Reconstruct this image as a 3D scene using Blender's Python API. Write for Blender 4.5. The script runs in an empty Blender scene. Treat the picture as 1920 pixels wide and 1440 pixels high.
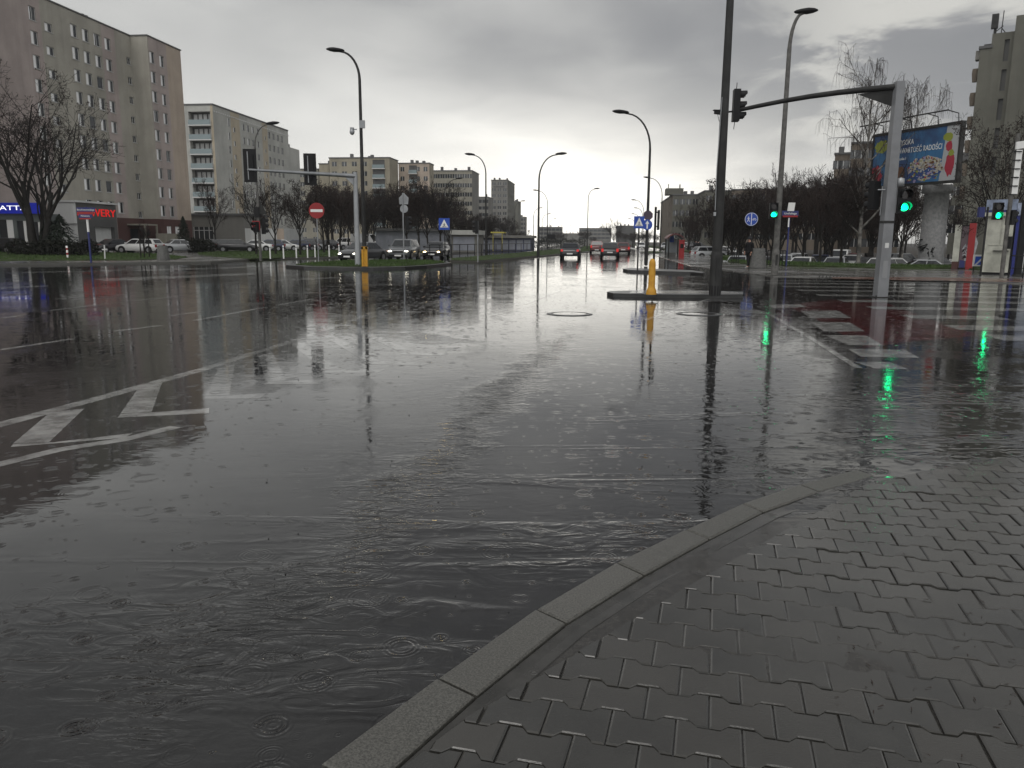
import bpy, math, random
from mathutils import Vector, Matrix
random.seed(7)
SC = bpy.context.scene
COL = SC.collection
R = math.radians

# ------------------------------------------------------------------ camera
F_PX, CAM_H, HOR, ROLL = 1460.0, 1.55, 452.0, 0.006     # 1920 x 1440 frame
TH = math.atan((720 - HOR) / F_PX)
_f = Vector((0, math.cos(TH), -math.sin(TH)))
_u = Vector((0, math.sin(TH), math.cos(TH)))
_r = Vector((1, 0, 0))
cam_data = bpy.data.cameras.new('camera')
cam_data.sensor_width = 36
cam_data.lens = 36 * F_PX / 1920
cam_data.clip_start = 0.05
cam_data.clip_end = 9000
cam = bpy.data.objects.new('camera', cam_data)
COL.objects.link(cam)
cx = _r * math.cos(ROLL) + _u * math.sin(ROLL)
cy = -_r * math.sin(ROLL) + _u * math.cos(ROLL)
cam.matrix_world = Matrix(((cx.x, cy.x, -_f.x, 0), (cx.y, cy.y, -_f.y, 0), (cx.z, cy.z, -_f.z, CAM_H), (0, 0, 0, 1)))
SC.camera = cam

# ------------------------------------------------------------------ sky and sun
SUN_EL, SUN_AZ = R(58), R(-150)
world = bpy.data.worlds.new('World')
SC.world = world
world.use_nodes = True
nt = world.node_tree
nt.nodes.clear()
def N(t, typ, **kw):
    n = t.nodes.new(typ)
    for k, v in kw.items():
        if k == 'inp':
            for i, val in v.items():
                n.inputs[i].default_value = val
        else:
            setattr(n, k, v)
    return n
def L(t, a, ai, b, bi):
    t.links.new(a.outputs[ai], b.inputs[bi])
def M(t, op, a, b=None, clamp=False):
    n = t.nodes.new('ShaderNodeMath'); n.operation = op; n.use_clamp = clamp
    for i, x in enumerate((a, b)):
        if x is None: continue
        if isinstance(x, (int, float)): n.inputs[i].default_value = x
        else: t.links.new(x, n.inputs[i])
    return n.outputs[0]
def MIXC(t, fac, a, b, blend='MIX'):
    n = t.nodes.new('ShaderNodeMix'); n.data_type = 'RGBA'; n.blend_type = blend
    for i, x in ((0, fac), (6, a), (7, b)):
        if isinstance(x, (int, float)): n.inputs[i].default_value = x
        elif isinstance(x, (tuple, list)): n.inputs[i].default_value = (*x[:3], 1)
        else: t.links.new(x, n.inputs[i])
    return n.outputs[2]
def RAMP(t, fac, a, b, va=0.0, vb=1.0):
    n = t.nodes.new('ShaderNodeMapRange'); n.clamp = True
    n.interpolation_type = 'SMOOTHSTEP'
    t.links.new(fac, n.inputs[0])
    n.inputs[1].default_value = a; n.inputs[2].default_value = b
    n.inputs[3].default_value = va; n.inputs[4].default_value = vb
    return n.outputs[0]
def NOISE(t, vec, scale, detail=4, rough=0.55, dist=0.0, dims='3D'):
    n = t.nodes.new('ShaderNodeTexNoise'); n.noise_dimensions = dims
    t.links.new(vec, n.inputs['Vector'])
    n.inputs['Scale'].default_value = scale; n.inputs['Detail'].default_value = detail
    n.inputs['Roughness'].default_value = rough; n.inputs['Distortion'].default_value = dist
    return n.outputs['Fac']
tc = N(nt, 'ShaderNodeTexCoord')
sep = N(nt, 'ShaderNodeSeparateXYZ'); L(nt, tc, 'Generated', sep, 0)
X, Y, Z = sep.outputs
zc = M(nt, 'MAXIMUM', Z, 0.0)
den = M(nt, 'ADD', zc, 0.16)
comb = N(nt, 'ShaderNodeCombineXYZ')
nt.links.new(M(nt, 'DIVIDE', X, den), comb.inputs[0])
nt.links.new(M(nt, 'DIVIDE', Y, den), comb.inputs[1])
cl = comb.outputs[0]
n1 = NOISE(nt, cl, 0.62, 4, 0.45, 0.5)
n2 = NOISE(nt, cl, 2.1, 5, 0.5, 0.5)
clouds = M(nt, 'ADD', M(nt, 'MULTIPLY', n1, 0.80), M(nt, 'MULTIPLY', n2, 0.20))
cmask = RAMP(nt, clouds, 0.43, 0.62)
az = M(nt, 'ARCTAN2', X, Y)
# bright gap low over the avenue, wide towards the left
daz = M(nt, 'SUBTRACT', az, 0.06)
g1 = M(nt, 'EXPONENT', M(nt, 'MULTIPLY', M(nt, 'ADD', M(nt, 'POWER', M(nt, 'DIVIDE', daz, 0.24), 2.0), M(nt, 'POWER', M(nt, 'DIVIDE', zc, 0.13), 2.0)), -1.0))
g2 = M(nt, 'EXPONENT', M(nt, 'MULTIPLY', M(nt, 'ADD', M(nt, 'POWER', M(nt, 'DIVIDE', M(nt, 'ADD', az, 0.25), 0.55), 2.0), M(nt, 'POWER', M(nt, 'DIVIDE', zc, 0.25), 2.0)), -1.0))
edge = M(nt, 'MULTIPLY', M(nt, 'SUBTRACT', n2, 0.5), 0.9)
g1 = M(nt, 'MULTIPLY', g1, M(nt, 'ADD', 1.0, edge), True)
base = MIXC(nt, cmask, (0.150, 0.153, 0.159), (0.44, 0.436, 0.418))
lowlift = M(nt, 'MULTIPLY', g2, 0.70)
base = MIXC(nt, lowlift, base, (0.92, 0.905, 0.86))
base = MIXC(nt, M(nt, 'MULTIPLY', g1, 0.95), base, (1.30, 1.25, 1.14))
hi = M(nt, 'MULTIPLY', RAMP(nt, Z, 0.42, 0.72), RAMP(nt, clouds, 0.40, 0.56, 0.25, 1.0))
base = MIXC(nt, hi, base, (0.36, 0.36, 0.36))
leftlift = M(nt, 'MULTIPLY', RAMP(nt, az, 0.05, -0.42), RAMP(nt, clouds, 0.36, 0.56, 0.35, 0.9))
base = MIXC(nt, M(nt, 'MULTIPLY', leftlift, 0.72), base, (0.50, 0.50, 0.48))
heavy = M(nt, 'MULTIPLY', M(nt, 'EXPONENT', M(nt, 'MULTIPLY', M(nt, 'POWER', M(nt, 'DIVIDE', M(nt, 'SUBTRACT', az, 0.12), 0.36), 2.0), -1.0)), RAMP(nt, Z, 0.09, 0.24))
base = MIXC(nt, M(nt, 'MULTIPLY', heavy, RAMP(nt, clouds, 0.66, 0.40, 0.45, 0.85)), base, (0.185, 0.187, 0.193))
wisp = M(nt, 'MULTIPLY', RAMP(nt, az, 0.20, 0.42), RAMP(nt, NOISE(nt, cl, 1.5, 5, 0.6, 0.8), 0.48, 0.62))
wisp = M(nt, 'MULTIPLY', wisp, M(nt, 'MULTIPLY', RAMP(nt, Z, 0.02, 0.12), RAMP(nt, Z, 0.42, 0.26)))
base = MIXC(nt, M(nt, 'MULTIPLY', wisp, 0.55), base, (0.66, 0.645, 0.59))
back = RAMP(nt, Y, 0.25, -0.55)
base = MIXC(nt, M(nt, 'MULTIPLY', back, 0.8), base, (0.85, 0.85, 0.84))
bg = N(nt, 'ShaderNodeBackground', inp={1: 1.0}); nt.links.new(base, bg.inputs[0])
sky = N(nt, 'ShaderNodeTexSky', sky_type='NISHITA', sun_disc=False, sun_elevation=SUN_EL, sun_rotation=SUN_AZ)
bs = N(nt, 'ShaderNodeBackground', inp={1: 0.06}); L(nt, sky, 0, bs, 0)
mx = N(nt, 'ShaderNodeMixShader', inp={0: 0.95}); L(nt, bs, 0, mx, 1); L(nt, bg, 0, mx, 2)
wo = N(nt, 'ShaderNodeOutputWorld'); L(nt, mx, 0, wo, 0)

sun_d = bpy.data.lights.new('sun', 'SUN'); sun_d.energy = 0.5; sun_d.angle = R(30); sun_d.color = (1, 0.97, 0.93)
sun = bpy.data.objects.new('sun', sun_d); COL.objects.link(sun)
sun.rotation_euler = (R(90) - SUN_EL, 0, math.pi - SUN_AZ)
vs = SC.view_settings
vs.view_transform = 'Standard'; vs.look = 'None'; vs.exposure = 0.55; vs.gamma = 1
SC.cycles.max_bounces = 6; SC.cycles.diffuse_bounces = 2; SC.cycles.glossy_bounces = 4
SC.cycles.transparent_max_bounces = 12; SC.cycles.volume_bounces = 0
SC.cycles.use_denoising = True
SC.cycles.sample_clamp_indirect = 4

# ------------------------------------------------------------------ pixel -> world
def ray(px, py):
    u = (px - 960) / F_PX; v = (720 - py) / F_PX
    return cx * u + cy * v + _f
def G(px, py, z=0.0):
    d = ray(px, py); t = (z - CAM_H) / d.z
    return Vector((d.x * t, d.y * t, z))
def P(px, py, depth):
    d = ray(px, py); t = depth / d.y
    return Vector((d.x * t, depth, CAM_H + d.z * t))
AV = math.atan(170 / 1460.0)                 # heading of the avenue
D2 = Vector((math.sin(AV), math.cos(AV), 0))
R2 = Vector((math.cos(AV), -math.sin(AV), 0))
def on_plane(px, py, p0, u):                 # distance along u from p0, and z
    d = ray(px, py)
    n = Vector((-u.y, u.x, 0))
    t = n.dot(p0) / n.dot(d)
    q = d * t
    return u.dot(Vector((q.x - p0.x, q.y - p0.y, 0))), CAM_H + q.z

# ------------------------------------------------------------------ mesh builder
class MB:
    def __init__(s): s.v = []; s.f = []; s.m = []; s.sm = []
    def add(s, vs_, fs, mat=0, smooth=False):
        o = len(s.v); s.v += [tuple(x) for x in vs_]
        for f in fs: s.f.append([i + o for i in f]); s.m.append(mat); s.sm.append(smooth)
    def box(s, x0, x1, y0, y1, z0, z1, mat=0):
        s.add([(x0,y0,z0),(x1,y0,z0),(x1,y1,z0),(x0,y1,z0),(x0,y0,z1),(x1,y0,z1),(x1,y1,z1),(x0,y1,z1)],
              [(0,3,2,1),(4,5,6,7),(0,1,5,4),(1,2,6,5),(2,3,7,6),(3,0,4,7)], mat)
    def obox(s, c, ax, ay, az_, mat=0):
        c = Vector(c); ax = Vector(ax); ay = Vector(ay); az_ = Vector(az_)
        s.add([c-ax-ay-az_, c+ax-ay-az_, c+ax+ay-az_, c-ax+ay-az_, c-ax-ay+az_, c+ax-ay+az_, c+ax+ay+az_, c-ax+ay+az_],
              [(0,3,2,1),(4,5,6,7),(0,1,5,4),(1,2,6,5),(2,3,7,6),(3,0,4,7)], mat)
    def quad(s, a, b, c, d, mat=0): s.add([a, b, c, d], [(0,1,2,3)], mat)
    def poly(s, pts, mat=0): s.add(pts, [tuple(range(len(pts)))], mat)
    def slab(s, pts, z0, z1, mat=0, side=None):        # ccw polygon
        n = len(pts)
        a = sum(pts[i][0]*pts[(i+1)%n][1]-pts[(i+1)%n][0]*pts[i][1] for i in range(n))
        if a < 0: pts = pts[::-1]
        v = [(p[0],p[1],z0) for p in pts] + [(p[0],p[1],z1) for p in pts]
        s.add(v, [tuple(range(n, 2*n))], mat)
        s.add(v, [(i,(i+1)%n,n+(i+1)%n,n+i) for i in range(n)], mat if side is None else side)
    def tube(s, pts, rad, n=8, mat=0, cap=True, smooth=True):
        pts = [Vector(p) for p in pts]
        if isinstance(rad, (int, float)): rad = [rad]*len(pts)
        vs_ = []; ref = None
        for i, p in enumerate(pts):
            t = (pts[min(i+1,len(pts)-1)] - pts[max(i-1,0)])
            if t.length < 1e-9: t = Vector((0,0,1))
            t.normalize()
            if ref is None:
                ref = Vector((1,0,0)) if abs(t.x) < 0.8 else Vector((0,1,0))
            a = (ref - t*ref.dot(t)).normalized(); ref = a; b = t.cross(a)
            for k in range(n):
                an = 2*math.pi*k/n
                vs_.append(p + a*(math.cos(an)*rad[i]) + b*(math.sin(an)*rad[i]))
        fs = []
        for i in range(len(pts)-1):
            for k in range(n):
                fs.append((i*n+k, i*n+(k+1)%n, (i+1)*n+(k+1)%n, (i+1)*n+k))
        s.add(vs_, fs, mat, smooth)
        if cap:
            o = len(pts)-1
            s.add(vs_[:n][::-1], [tuple(range(n))], mat); s.add(vs_[o*n:], [tuple(range(n))], mat)
    def lathe(s, prof, n=16, mat=0, c=(0,0,0), smooth=True):
        vs_ = []
        for r, z in prof:
            for k in range(n):
                a = 2*math.pi*k/n; vs_.append((c[0]+r*math.cos(a), c[1]+r*math.sin(a), c[2]+z))
        fs = [(i*n+k, i*n+(k+1)%n, (i+1)*n+(k+1)%n, (i+1)*n+k) for i in range(len(prof)-1) for k in range(n)]
        s.add(vs_, fs, mat, smooth)
        s.add(vs_[-n:], [tuple(range(n))], mat)
    def ell(s, c, rx, ry, rz, nu=12, nv=7, mat=0):
        vs_ = []; c = Vector(c)
        for i in range(nv+1):
            t = -math.pi/2 + math.pi*i/nv
            for k in range(nu):
                a = 2*math.pi*k/nu
                vs_.append(c + Vector((rx*math.cos(t)*math.cos(a), ry*math.cos(t)*math.sin(a), rz*math.sin(t))))
        s.add(vs_, [(i*nu+k, i*nu+(k+1)%nu, (i+1)*nu+(k+1)%nu, (i+1)*nu+k) for i in range(nv) for k in range(nu)], mat, True)
    def disc(s, c, r, u, v, n=24, mat=0):       # flat disc in plane u,v ; normal u x v
        c = Vector(c); u = Vector(u); v = Vector(v)
        s.add([c+u*(r*math.cos(2*math.pi*k/n))+v*(r*math.sin(2*math.pi*k/n)) for k in range(n)], [tuple(range(n))], mat)
    def cyl(s, c, r, axis, h, n=20, mat=0, matcap=None):
        c = Vector(c); ax = Vector(axis).normalized()
        s.tube([c - ax*h/2, c + ax*h/2], r, n, mat, cap=True)
    def build(s, name, mats, parent=None, loc=None, rotz=None):
        me = bpy.data.meshes.new(name); me.from_pydata(s.v, [], s.f)
        if not isinstance(mats, (list, tuple)): mats = [mats]
        for m in mats: me.materials.append(m)
        me.polygons.foreach_set('material_index', s.m)
        me.polygons.foreach_set('use_smooth', s.sm)
        me.update()
        return link(name, me, parent, loc, rotz)
def link(name, data, parent=None, loc=None, rotz=None):
    o = bpy.data.objects.new(name, data); COL.objects.link(o)
    if parent is not None: o.parent = parent
    if loc is not None: o.location = loc
    if rotz is not None: o.rotation_euler = (0, 0, rotz)
    return o
def tag(o, label, cat, group=None, kind=None):
    if label: o['label'] = label
    if cat: o['category'] = cat
    if group: o['group'] = group
    if kind: o['kind'] = kind
    return o
def thing(name, label, cat, loc=(0,0,0), rotz=0.0, group=None):
    o = link(name, None, None, loc, rotz)
    o.empty_display_size = 0.3
    return tag(o, label, cat, group)
def kids(o): return [c for c in ALLKIDS.get(o.name, [])]
def children(o): return list(o.children)
def copy_tree(o, parent=None):
    c = o.copy(); COL.objects.link(c); c.parent = parent
    for ch in children(o): copy_tree(ch, c)
    return c
def dup(root, loc, rotz, label, scale=None):
    c = copy_tree(root); c.location = loc; c.rotation_euler = (0, 0, rotz); c['label'] = label
    if scale is not None: c.scale = (scale,)*3 if isinstance(scale, (int, float)) else scale
    return c
def struct(name, mb, mats):
    return tag(mb.build(name, mats), None, None, None, 'structure')

# ------------------------------------------------------------------ materials
def mat(name, col, rough=0.5, metal=0.0, spec=0.5, var=0.0, vscale=2.0, bump=0.0, bscale=30.0, coat=0.0, emit=None, estr=0.0, col2=None, streak=0.0, island=0.0):
    m = bpy.data.materials.new(name); m.use_nodes = True
    t = m.node_tree; b = t.nodes['Principled BSDF']
    b.inputs['Base Color'].default_value = (*col, 1)
    b.inputs['Roughness'].default_value = rough; b.inputs['Metallic'].default_value = metal
    b.inputs['Specular IOR Level'].default_value = spec
    if coat: b.inputs['Coat Weight'].default_value = coat; b.inputs['Coat Roughness'].default_value = 0.08
    if var or bump:
        g = t.nodes.new('ShaderNodeNewGeometry')
    if var:
        f = NOISE(t, g.outputs['Position'], vscale, 6, 0.6)
        c2 = col2 if col2 else tuple(c*(1-var) for c in col)
        cc = MIXC(t, RAMP(t, f, 0.32, 0.68), c2, tuple(min(1, c*(1+var*0.5)) for c in col))
        if streak:
            mp = t.nodes.new('ShaderNodeMapping'); mp.inputs['Scale'].default_value = (1.0, 1.0, 0.07); t.links.new(g.outputs['Position'], mp.inputs['Vector'])
            sv = RAMP(t, NOISE(t, mp.outputs[0], 1.1, 5, 0.65), 0.42, 0.70, 0.0, streak)
            cc = MIXC(t, sv, cc, tuple(c*0.45 for c in col))
        if island:
            cc = MIXC(t, M(t, 'MULTIPLY', g.outputs['Random Per Island'], island), cc, tuple(c*0.5 for c in col))
        t.links.new(cc, b.inputs['Base Color'])
    if bump:
        f2 = NOISE(t, g.outputs['Position'], bscale, 4, 0.6)
        bn = t.nodes.new('ShaderNodeBump'); bn.inputs['Distance'].default_value = bump; bn.inputs['Strength'].default_value = 1
        t.links.new(f2, bn.inputs['Height']); t.links.new(bn.outputs[0], b.inputs['Normal'])
    if emit:
        b.inputs['Emission Color'].default_value = (*emit, 1); b.inputs['Emission Strength'].default_value = estr
    return m
def ripple_height(t, pos, ring_amp=0.0005, chop=1.0):
    """height in metres of the rain-pocked water film at world position"""
    def ring(scale, off, lam, rmax, amp, thr):
        mp = t.nodes.new('ShaderNodeVectorMath'); mp.operation = 'ADD'; mp.inputs[1].default_value = (off, off*0.7, 0)
        t.links.new(pos, mp.inputs[0])
        v = t.nodes.new('ShaderNodeTexVoronoi'); v.voronoi_dimensions = '2D'; v.feature = 'F1'
        v.inputs['Scale'].default_value = scale
        t.links.new(mp.outputs[0], v.inputs['Vector'])
        sc = t.nodes.new('ShaderNodeSeparateColor'); t.links.new(v.outputs['Color'], sc.inputs[0])
        d = M(t, 'DIVIDE', v.outputs['Distance'], scale)
        r0 = M(t, 'MULTIPLY', sc.outputs[0], rmax)
        q = M(t, 'SUBTRACT', d, r0)
        w = M(t, 'SINE', M(t, 'MULTIPLY', q, 2*math.pi/lam))
        e = M(t, 'EXPONENT', M(t, 'MULTIPLY', M(t, 'POWER', M(t, 'DIVIDE', q, lam*1.3), 2.0), -1.0))
        on = M(t, 'GREATER_THAN', sc.outputs[1], thr)
        a = M(t, 'MULTIPLY', M(t, 'SUBTRACT', 1.15, sc.outputs[0]), amp)
        return M(t, 'MULTIPLY', M(t, 'MULTIPLY', w, e), M(t, 'MULTIPLY', a, on))
    sx_ = t.nodes.new('ShaderNodeSeparateXYZ'); t.links.new(pos, sx_.inputs[0])
    ddx = M(t, 'SUBTRACT', sx_.outputs[0], 9.6); ddy = M(t, 'SUBTRACT', sx_.outputs[1], -4.3)
    dk = M(t, 'SUBTRACT', M(t, 'SQRT', M(t, 'ADD', M(t, 'MULTIPLY', ddx, ddx), M(t, 'MULTIPLY', ddy, ddy))), 12.0)
    gut = M(t, 'EXPONENT', M(t, 'MULTIPLY', M(t, 'POWER', M(t, 'DIVIDE', dk, 1.5), 2.0), -1.0))   # water running along the kerb
    rings = M(t, 'ADD', ring(3.4, 0.0, 0.020, 0.10, ring_amp*1.5, 0.45), ring(6.5, 3.3, 0.013, 0.05, ring_amp, 0.6))
    rings = M(t, 'ADD', rings, ring(11.0, 8.1, 0.010, 0.022, ring_amp*0.5, 0.7))
    rings = M(t, 'MULTIPLY', rings, M(t, 'ADD', 0.40, M(t, 'MULTIPLY', gut, 1.8)))
    def anis(rot, sx, sy, scale, det, off, dist=0.4):
        mp = t.nodes.new('ShaderNodeMapping'); mp.inputs['Rotation'].default_value = (0, 0, rot)
        mp.inputs['Scale'].default_value = (sx, sy, 1); mp.inputs['Location'].default_value = (off, off, 0)
        t.links.new(pos, mp.inputs['Vector'])
        return NOISE(t, mp.outputs[0], scale, det, 0.5, dist, '2D')
    s1 = anis(R(-38), 1.0, 2.1, 3.8, 3, 0, 1.3)
    s2 = anis(R(-12), 1.0, 2.6, 14.0, 2, 5)
    s3 = anis(R(15), 1.0, 1.6, 2.2, 3, 9)
    patch = RAMP(t, NOISE(t, pos, 0.55, 3, 0.5, 0.8, '2D'), 0.40, 0.64, 0.12, 1.0)
    streak = RAMP(t, anis(R(-52), 0.35, 2.4, 0.8, 3, 4, 0.6), 0.46, 0.60, 0.12, 1.0)
    sa, sb = G(520, 1130), G(1075, 615)           # seam where two sheets of run-off meet
    sd = (sb - sa).normalized(); sn = Vector((-sd.y, sd.x, 0))
    off_ = M(t, 'ADD', M(t, 'MULTIPLY', M(t, 'SUBTRACT', sx_.outputs[0], sa.x), sn.x), M(t, 'MULTIPLY', M(t, 'SUBTRACT', sx_.outputs[1], sa.y), sn.y))
    off_ = M(t, 'ADD', off_, M(t, 'MULTIPLY', M(t, 'SUBTRACT', NOISE(t, pos, 0.9, 2, 0.5, 0, '2D'), 0.5), 0.7))
    seam = M(t, 'EXPONENT', M(t, 'MULTIPLY', M(t, 'POWER', M(t, 'DIVIDE', off_, 0.22), 2.0), -1.0))
    near_ = RAMP(t, sx_.outputs[1], 16.0, 8.0)
    seam = M(t, 'MULTIPLY', seam, near_)
    patch = M(t, 'ADD', patch, M(t, 'MULTIPLY', seam, 13.0))
    amp1 = M(t, 'ADD', M(t, 'MULTIPLY', patch, 0.0008), M(t, 'MULTIPLY', M(t, 'MULTIPLY', gut, streak), 0.0105))
    chopv = M(t, 'ADD', M(t, 'MULTIPLY', s1, M(t, 'MULTIPLY', amp1, chop)), M(t, 'MULTIPLY', M(t, 'MULTIPLY', s2, patch), 0.00026*chop))
    chopv = M(t, 'ADD', chopv, M(t, 'MULTIPLY', s3, 0.0009*chop))
    shallow = RAMP(t, NOISE(t, pos, 0.42, 4, 0.6, 0.4, '2D'), 0.54, 0.68)
    chopv = M(t, 'ADD', chopv, M(t, 'MULTIPLY', NOISE(t, pos, 110.0, 2, 0.5, 0, '2D'), M(t, 'MULTIPLY', shallow, 0.00045*chop)))
    return M(t, 'ADD', chopv, rings)
def wet(name, col, col2=None, rough=(0.015, 0.09), vscale=1.5, chop=1.0, ring=0.0005, grain=True):
    m = bpy.data.materials.new(name); m.use_nodes = True
    t = m.node_tree; b = t.nodes['Principled BSDF']
    g = t.nodes.new('ShaderNodeNewGeometry'); pos = g.outputs['Position']
    h = ripple_height(t, pos, ring, chop)
    bn = t.nodes.new('ShaderNodeBump'); bn.inputs['Strength'].default_value = 1; bn.inputs['Distance'].default_value = 1
    t.links.new(h, bn.inputs['Height']); t.links.new(bn.outputs[0], b.inputs['Normal'])
    f = NOISE(t, pos, vscale, 6, 0.65)
    c2 = col2 if col2 else tuple(c*0.6 for c in col)
    t.links.new(MIXC(t, RAMP(t, f, 0.3, 0.7), c2, col), b.inputs['Base Color'])
    f3 = NOISE(t, pos, 0.35, 4, 0.6)
    t.links.new(RAMP(t, f3, 0.40, 0.66, rough[0], rough[1]), b.inputs['Roughness'])
    b.inputs['IOR'].default_value = 1.46
    b.inputs['Specular IOR Level'].default_value = 0.5
    return m
W = {}
W['road'] = wet('wet_asphalt', (0.020, 0.0196, 0.0196), (0.009, 0.0088, 0.0088))
W['paint'] = wet('wet_white_paint', (0.31, 0.31, 0.30), (0.10, 0.10, 0.098), rough=(0.015, 0.09), vscale=4.0)
W['worn'] = wet('worn_submerged_paint', (0.16, 0.16, 0.156), (0.07, 0.07, 0.068))
W['redpaint'] = wet('wet_red_paint', (0.085, 0.014, 0.017), (0.025, 0.007, 0.008), rough=(0.015, 0.09), vscale=3.0)
W['sidewalk'] = wet('wet_sidewalk', (0.17, 0.165, 0.155), (0.09, 0.088, 0.084), rough=(0.10, 0.32), chop=0.5, ring=0.0002)
W['tactile'] = wet('wet_red_slabs', (0.16, 0.09, 0.065), (0.09, 0.05, 0.04), rough=(0.15, 0.4), chop=0.5, ring=0.0002)
W['grass'] = mat('verge_grass', (0.040, 0.062, 0.020), 0.9, var=0.45, vscale=1.2, bump=0.05, bscale=9, spec=0.2, col2=(0.026, 0.033, 0.014))
W['blade'] = mat('grass_blades', (0.045, 0.080, 0.018), 0.7, var=0.4, vscale=0.8, spec=0.3)
W['soil'] = mat('muddy_ground', (0.035, 0.030, 0.024), 0.85, var=0.4, vscale=0.15, spec=0.2)
W['kerb'] = mat('kerb_concrete', (0.105, 0.102, 0.091), 0.36, var=0.35, vscale=130, bump=0.0012, bscale=220, col2=(0.035, 0.034, 0.030), island=.35)
W['kerbdark'] = mat('dark_wet_kerb', (0.022, 0.022, 0.022), 0.3, var=0.3, vscale=3)
W['steel'] = mat('galvanised_steel', (0.30, 0.31, 0.32), 0.42, metal=0.55, var=0.2, vscale=1.2)
W['steeldark'] = mat('dark_weathered_steel', (0.026, 0.026, 0.0255), 0.55, spec=.3, var=0.35, vscale=2.5)
W['concpole'] = mat('weathered_pole', (0.10, 0.097, 0.09), 0.6, var=0.4, vscale=5)
W['black'] = mat('black_plastic', (0.009, 0.009, 0.010), 0.55, spec=.25)
W['rubber'] = mat('tyre_rubber', (0.012, 0.012, 0.012), 0.8, spec=0.2)
W['rim'] = mat('alloy_rim', (0.30, 0.30, 0.31), 0.35, metal=0.7)
W['white'] = mat('white_sheet', (0.72, 0.72, 0.70), 0.4)
W['grey'] = mat('grey_metal_sheet', (0.22, 0.225, 0.23), 0.5)
W['red'] = mat('red_sheet', (0.26, 0.010, 0.012), 0.4)
W['blue'] = mat('blue_sheet', (0.012, 0.06, 0.36), 0.4)
W['navy'] = mat('navy_sheet', (0.015, 0.022, 0.12), 0.45)
W['yellow'] = mat('yellow_plastic', (0.48, 0.25, 0.010), 0.42, var=0.2, vscale=8, col2=(0.45, 0.21, 0.006))
W['green_lit'] = mat('green_lamp', (0.0, 0.3, 0.1), 0.4, emit=(0.0, 1.0, 0.33), estr=22.0)
W['green_glow'] = mat('green_lens_glow', (0.0, 0.15, 0.05), 0.3, emit=(0.0, 1.0, 0.33), estr=1.2)
W['red_lit'] = mat('red_lamp', (0.3, 0.0, 0.0), 0.4, emit=(1.0, 0.02, 0.02), estr=1.2)
W['lens_off'] = mat('dark_lens', (0.02, 0.012, 0.012), 0.15)
W['head_lit'] = mat('headlight_lit', (0.9, 0.9, 0.8), 0.2, emit=(1.0, 0.93, 0.75), estr=7.0)
W['head_warm'] = mat('headlight_warm', (0.9, 0.8, 0.5), 0.2, emit=(1.0, 0.72, 0.32), estr=9.0)
W['head_off'] = mat('headlight_glass', (0.45, 0.46, 0.47), 0.12, metal=0.3)
W['tail_off'] = mat('taillight_glass', (0.22, 0.008, 0.008), 0.15)
W['tail_lit'] = mat('taillight_lit', (0.5, 0.01, 0.01), 0.2, emit=(1.0, 0.05, 0.04), estr=.22)
W['glass'] = mat('car_glass', (0.012, 0.014, 0.016), 0.06, spec=0.7)
W['pane'] = mat('window_glass', (0.022, 0.026, 0.03), 0.08, spec=0.8)
W['reflection_blind'] = mat('pale_painted_reflection', (0.84, 0.84, 0.84), 0.7)  # white blind tone, standing in for bright sky reflected in the panes
W['frame'] = mat('window_frame', (0.42, 0.42, 0.41), 0.5)
W['bark'] = mat('dark_wet_bark', (0.014, 0.012, 0.010), 0.75, var=0.4, vscale=3, spec=0.3)
W['twig'] = mat('dark_twigs', (0.015, 0.012, 0.011), 0.8, spec=0.2)
W['twig_red'] = mat('reddish_twigs', (0.026, 0.018, 0.016), 0.8, spec=0.2)
W['birch'] = mat('pale_birch_bark', (0.20, 0.19, 0.175), 0.7, var=0.7, vscale=2.5, spec=0.2)
W['leaf_dry'] = mat('dry_leaf_clusters', (0.034, 0.025, 0.021), 0.8, spec=0.2)
W['conifer'] = mat('conifer_needles', (0.010, 0.016, 0.010), 0.8, spec=0.2)
W['hedge'] = mat('dark_hedge', (0.013, 0.014, 0.010), 0.85, spec=0.2)
W['skin'] = mat('skin', (0.38, 0.22, 0.16), 0.5)
W['cloth'] = mat('black_cloth', (0.010, 0.010, 0.011), 0.85, spec=0.2)
W['cloth2'] = mat('dark_grey_cloth', (0.03, 0.03, 0.033), 0.85, spec=0.2)
W['shoe'] = mat('pale_shoe', (0.25, 0.25, 0.24), 0.6)
# ================================================================== GROUND
def pl(pts, z=0.0): return [G(x, y, z) for x, y in pts]
mb = MB(); mb.poly([(-4000, -600, -1.10), (4000, -600, -1.10), (4000, 7000, -1.10), (-4000, 7000, -1.10)])
struct('ground', mb, W['soil'])
VERGE = [(1920, 512), (1800, 506), (1640, 504), (1480, 500.5), (1371, 494), (1345, 485), (1322, 477)]
vfront = pl(VERGE, 0.0)
far_r = vfront[-1] + D2 * 700
mb = MB()
mb.poly([(-250, -12, 0), (150, -12, 0), (150, 40, 0), (45, 42, 0)] + [tuple(v) for v in vfront] + [tuple(far_r), (-250, 800, 0)])
struct('road', mb, W['road'])
# right verge with its grass, in front of the sunken car park
def offset(pts, d): return [Vector((p.x, p.y, 0)) + R2 * d[0] + D2 * d[1] for p in pts]
back = [Vector((150, 52, 0)), Vector((33, 54, 0)), Vector((24, 56, 0)), Vector((20.5, 62, 0)), Vector((24.0, 82, 0)), Vector((33, 150, 0)), far_r + R2 * 12]
mb = MB(); mb.slab([tuple(Vector((150, 41.5, 0)))] + [tuple(v) for v in vfront] + [tuple(far_r)] + [tuple(b) for b in back[::-1]], -1.10, 0.12)
struct('right_verge', mb, W['grass'])
mb = MB(); mb.slab([(22, 57, 0), (150, 53, 0), (150, 130, 0), (32, 130, 0)], -1.10, -0.95)
struct('right_car_park', mb, W['sidewalk'])
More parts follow.
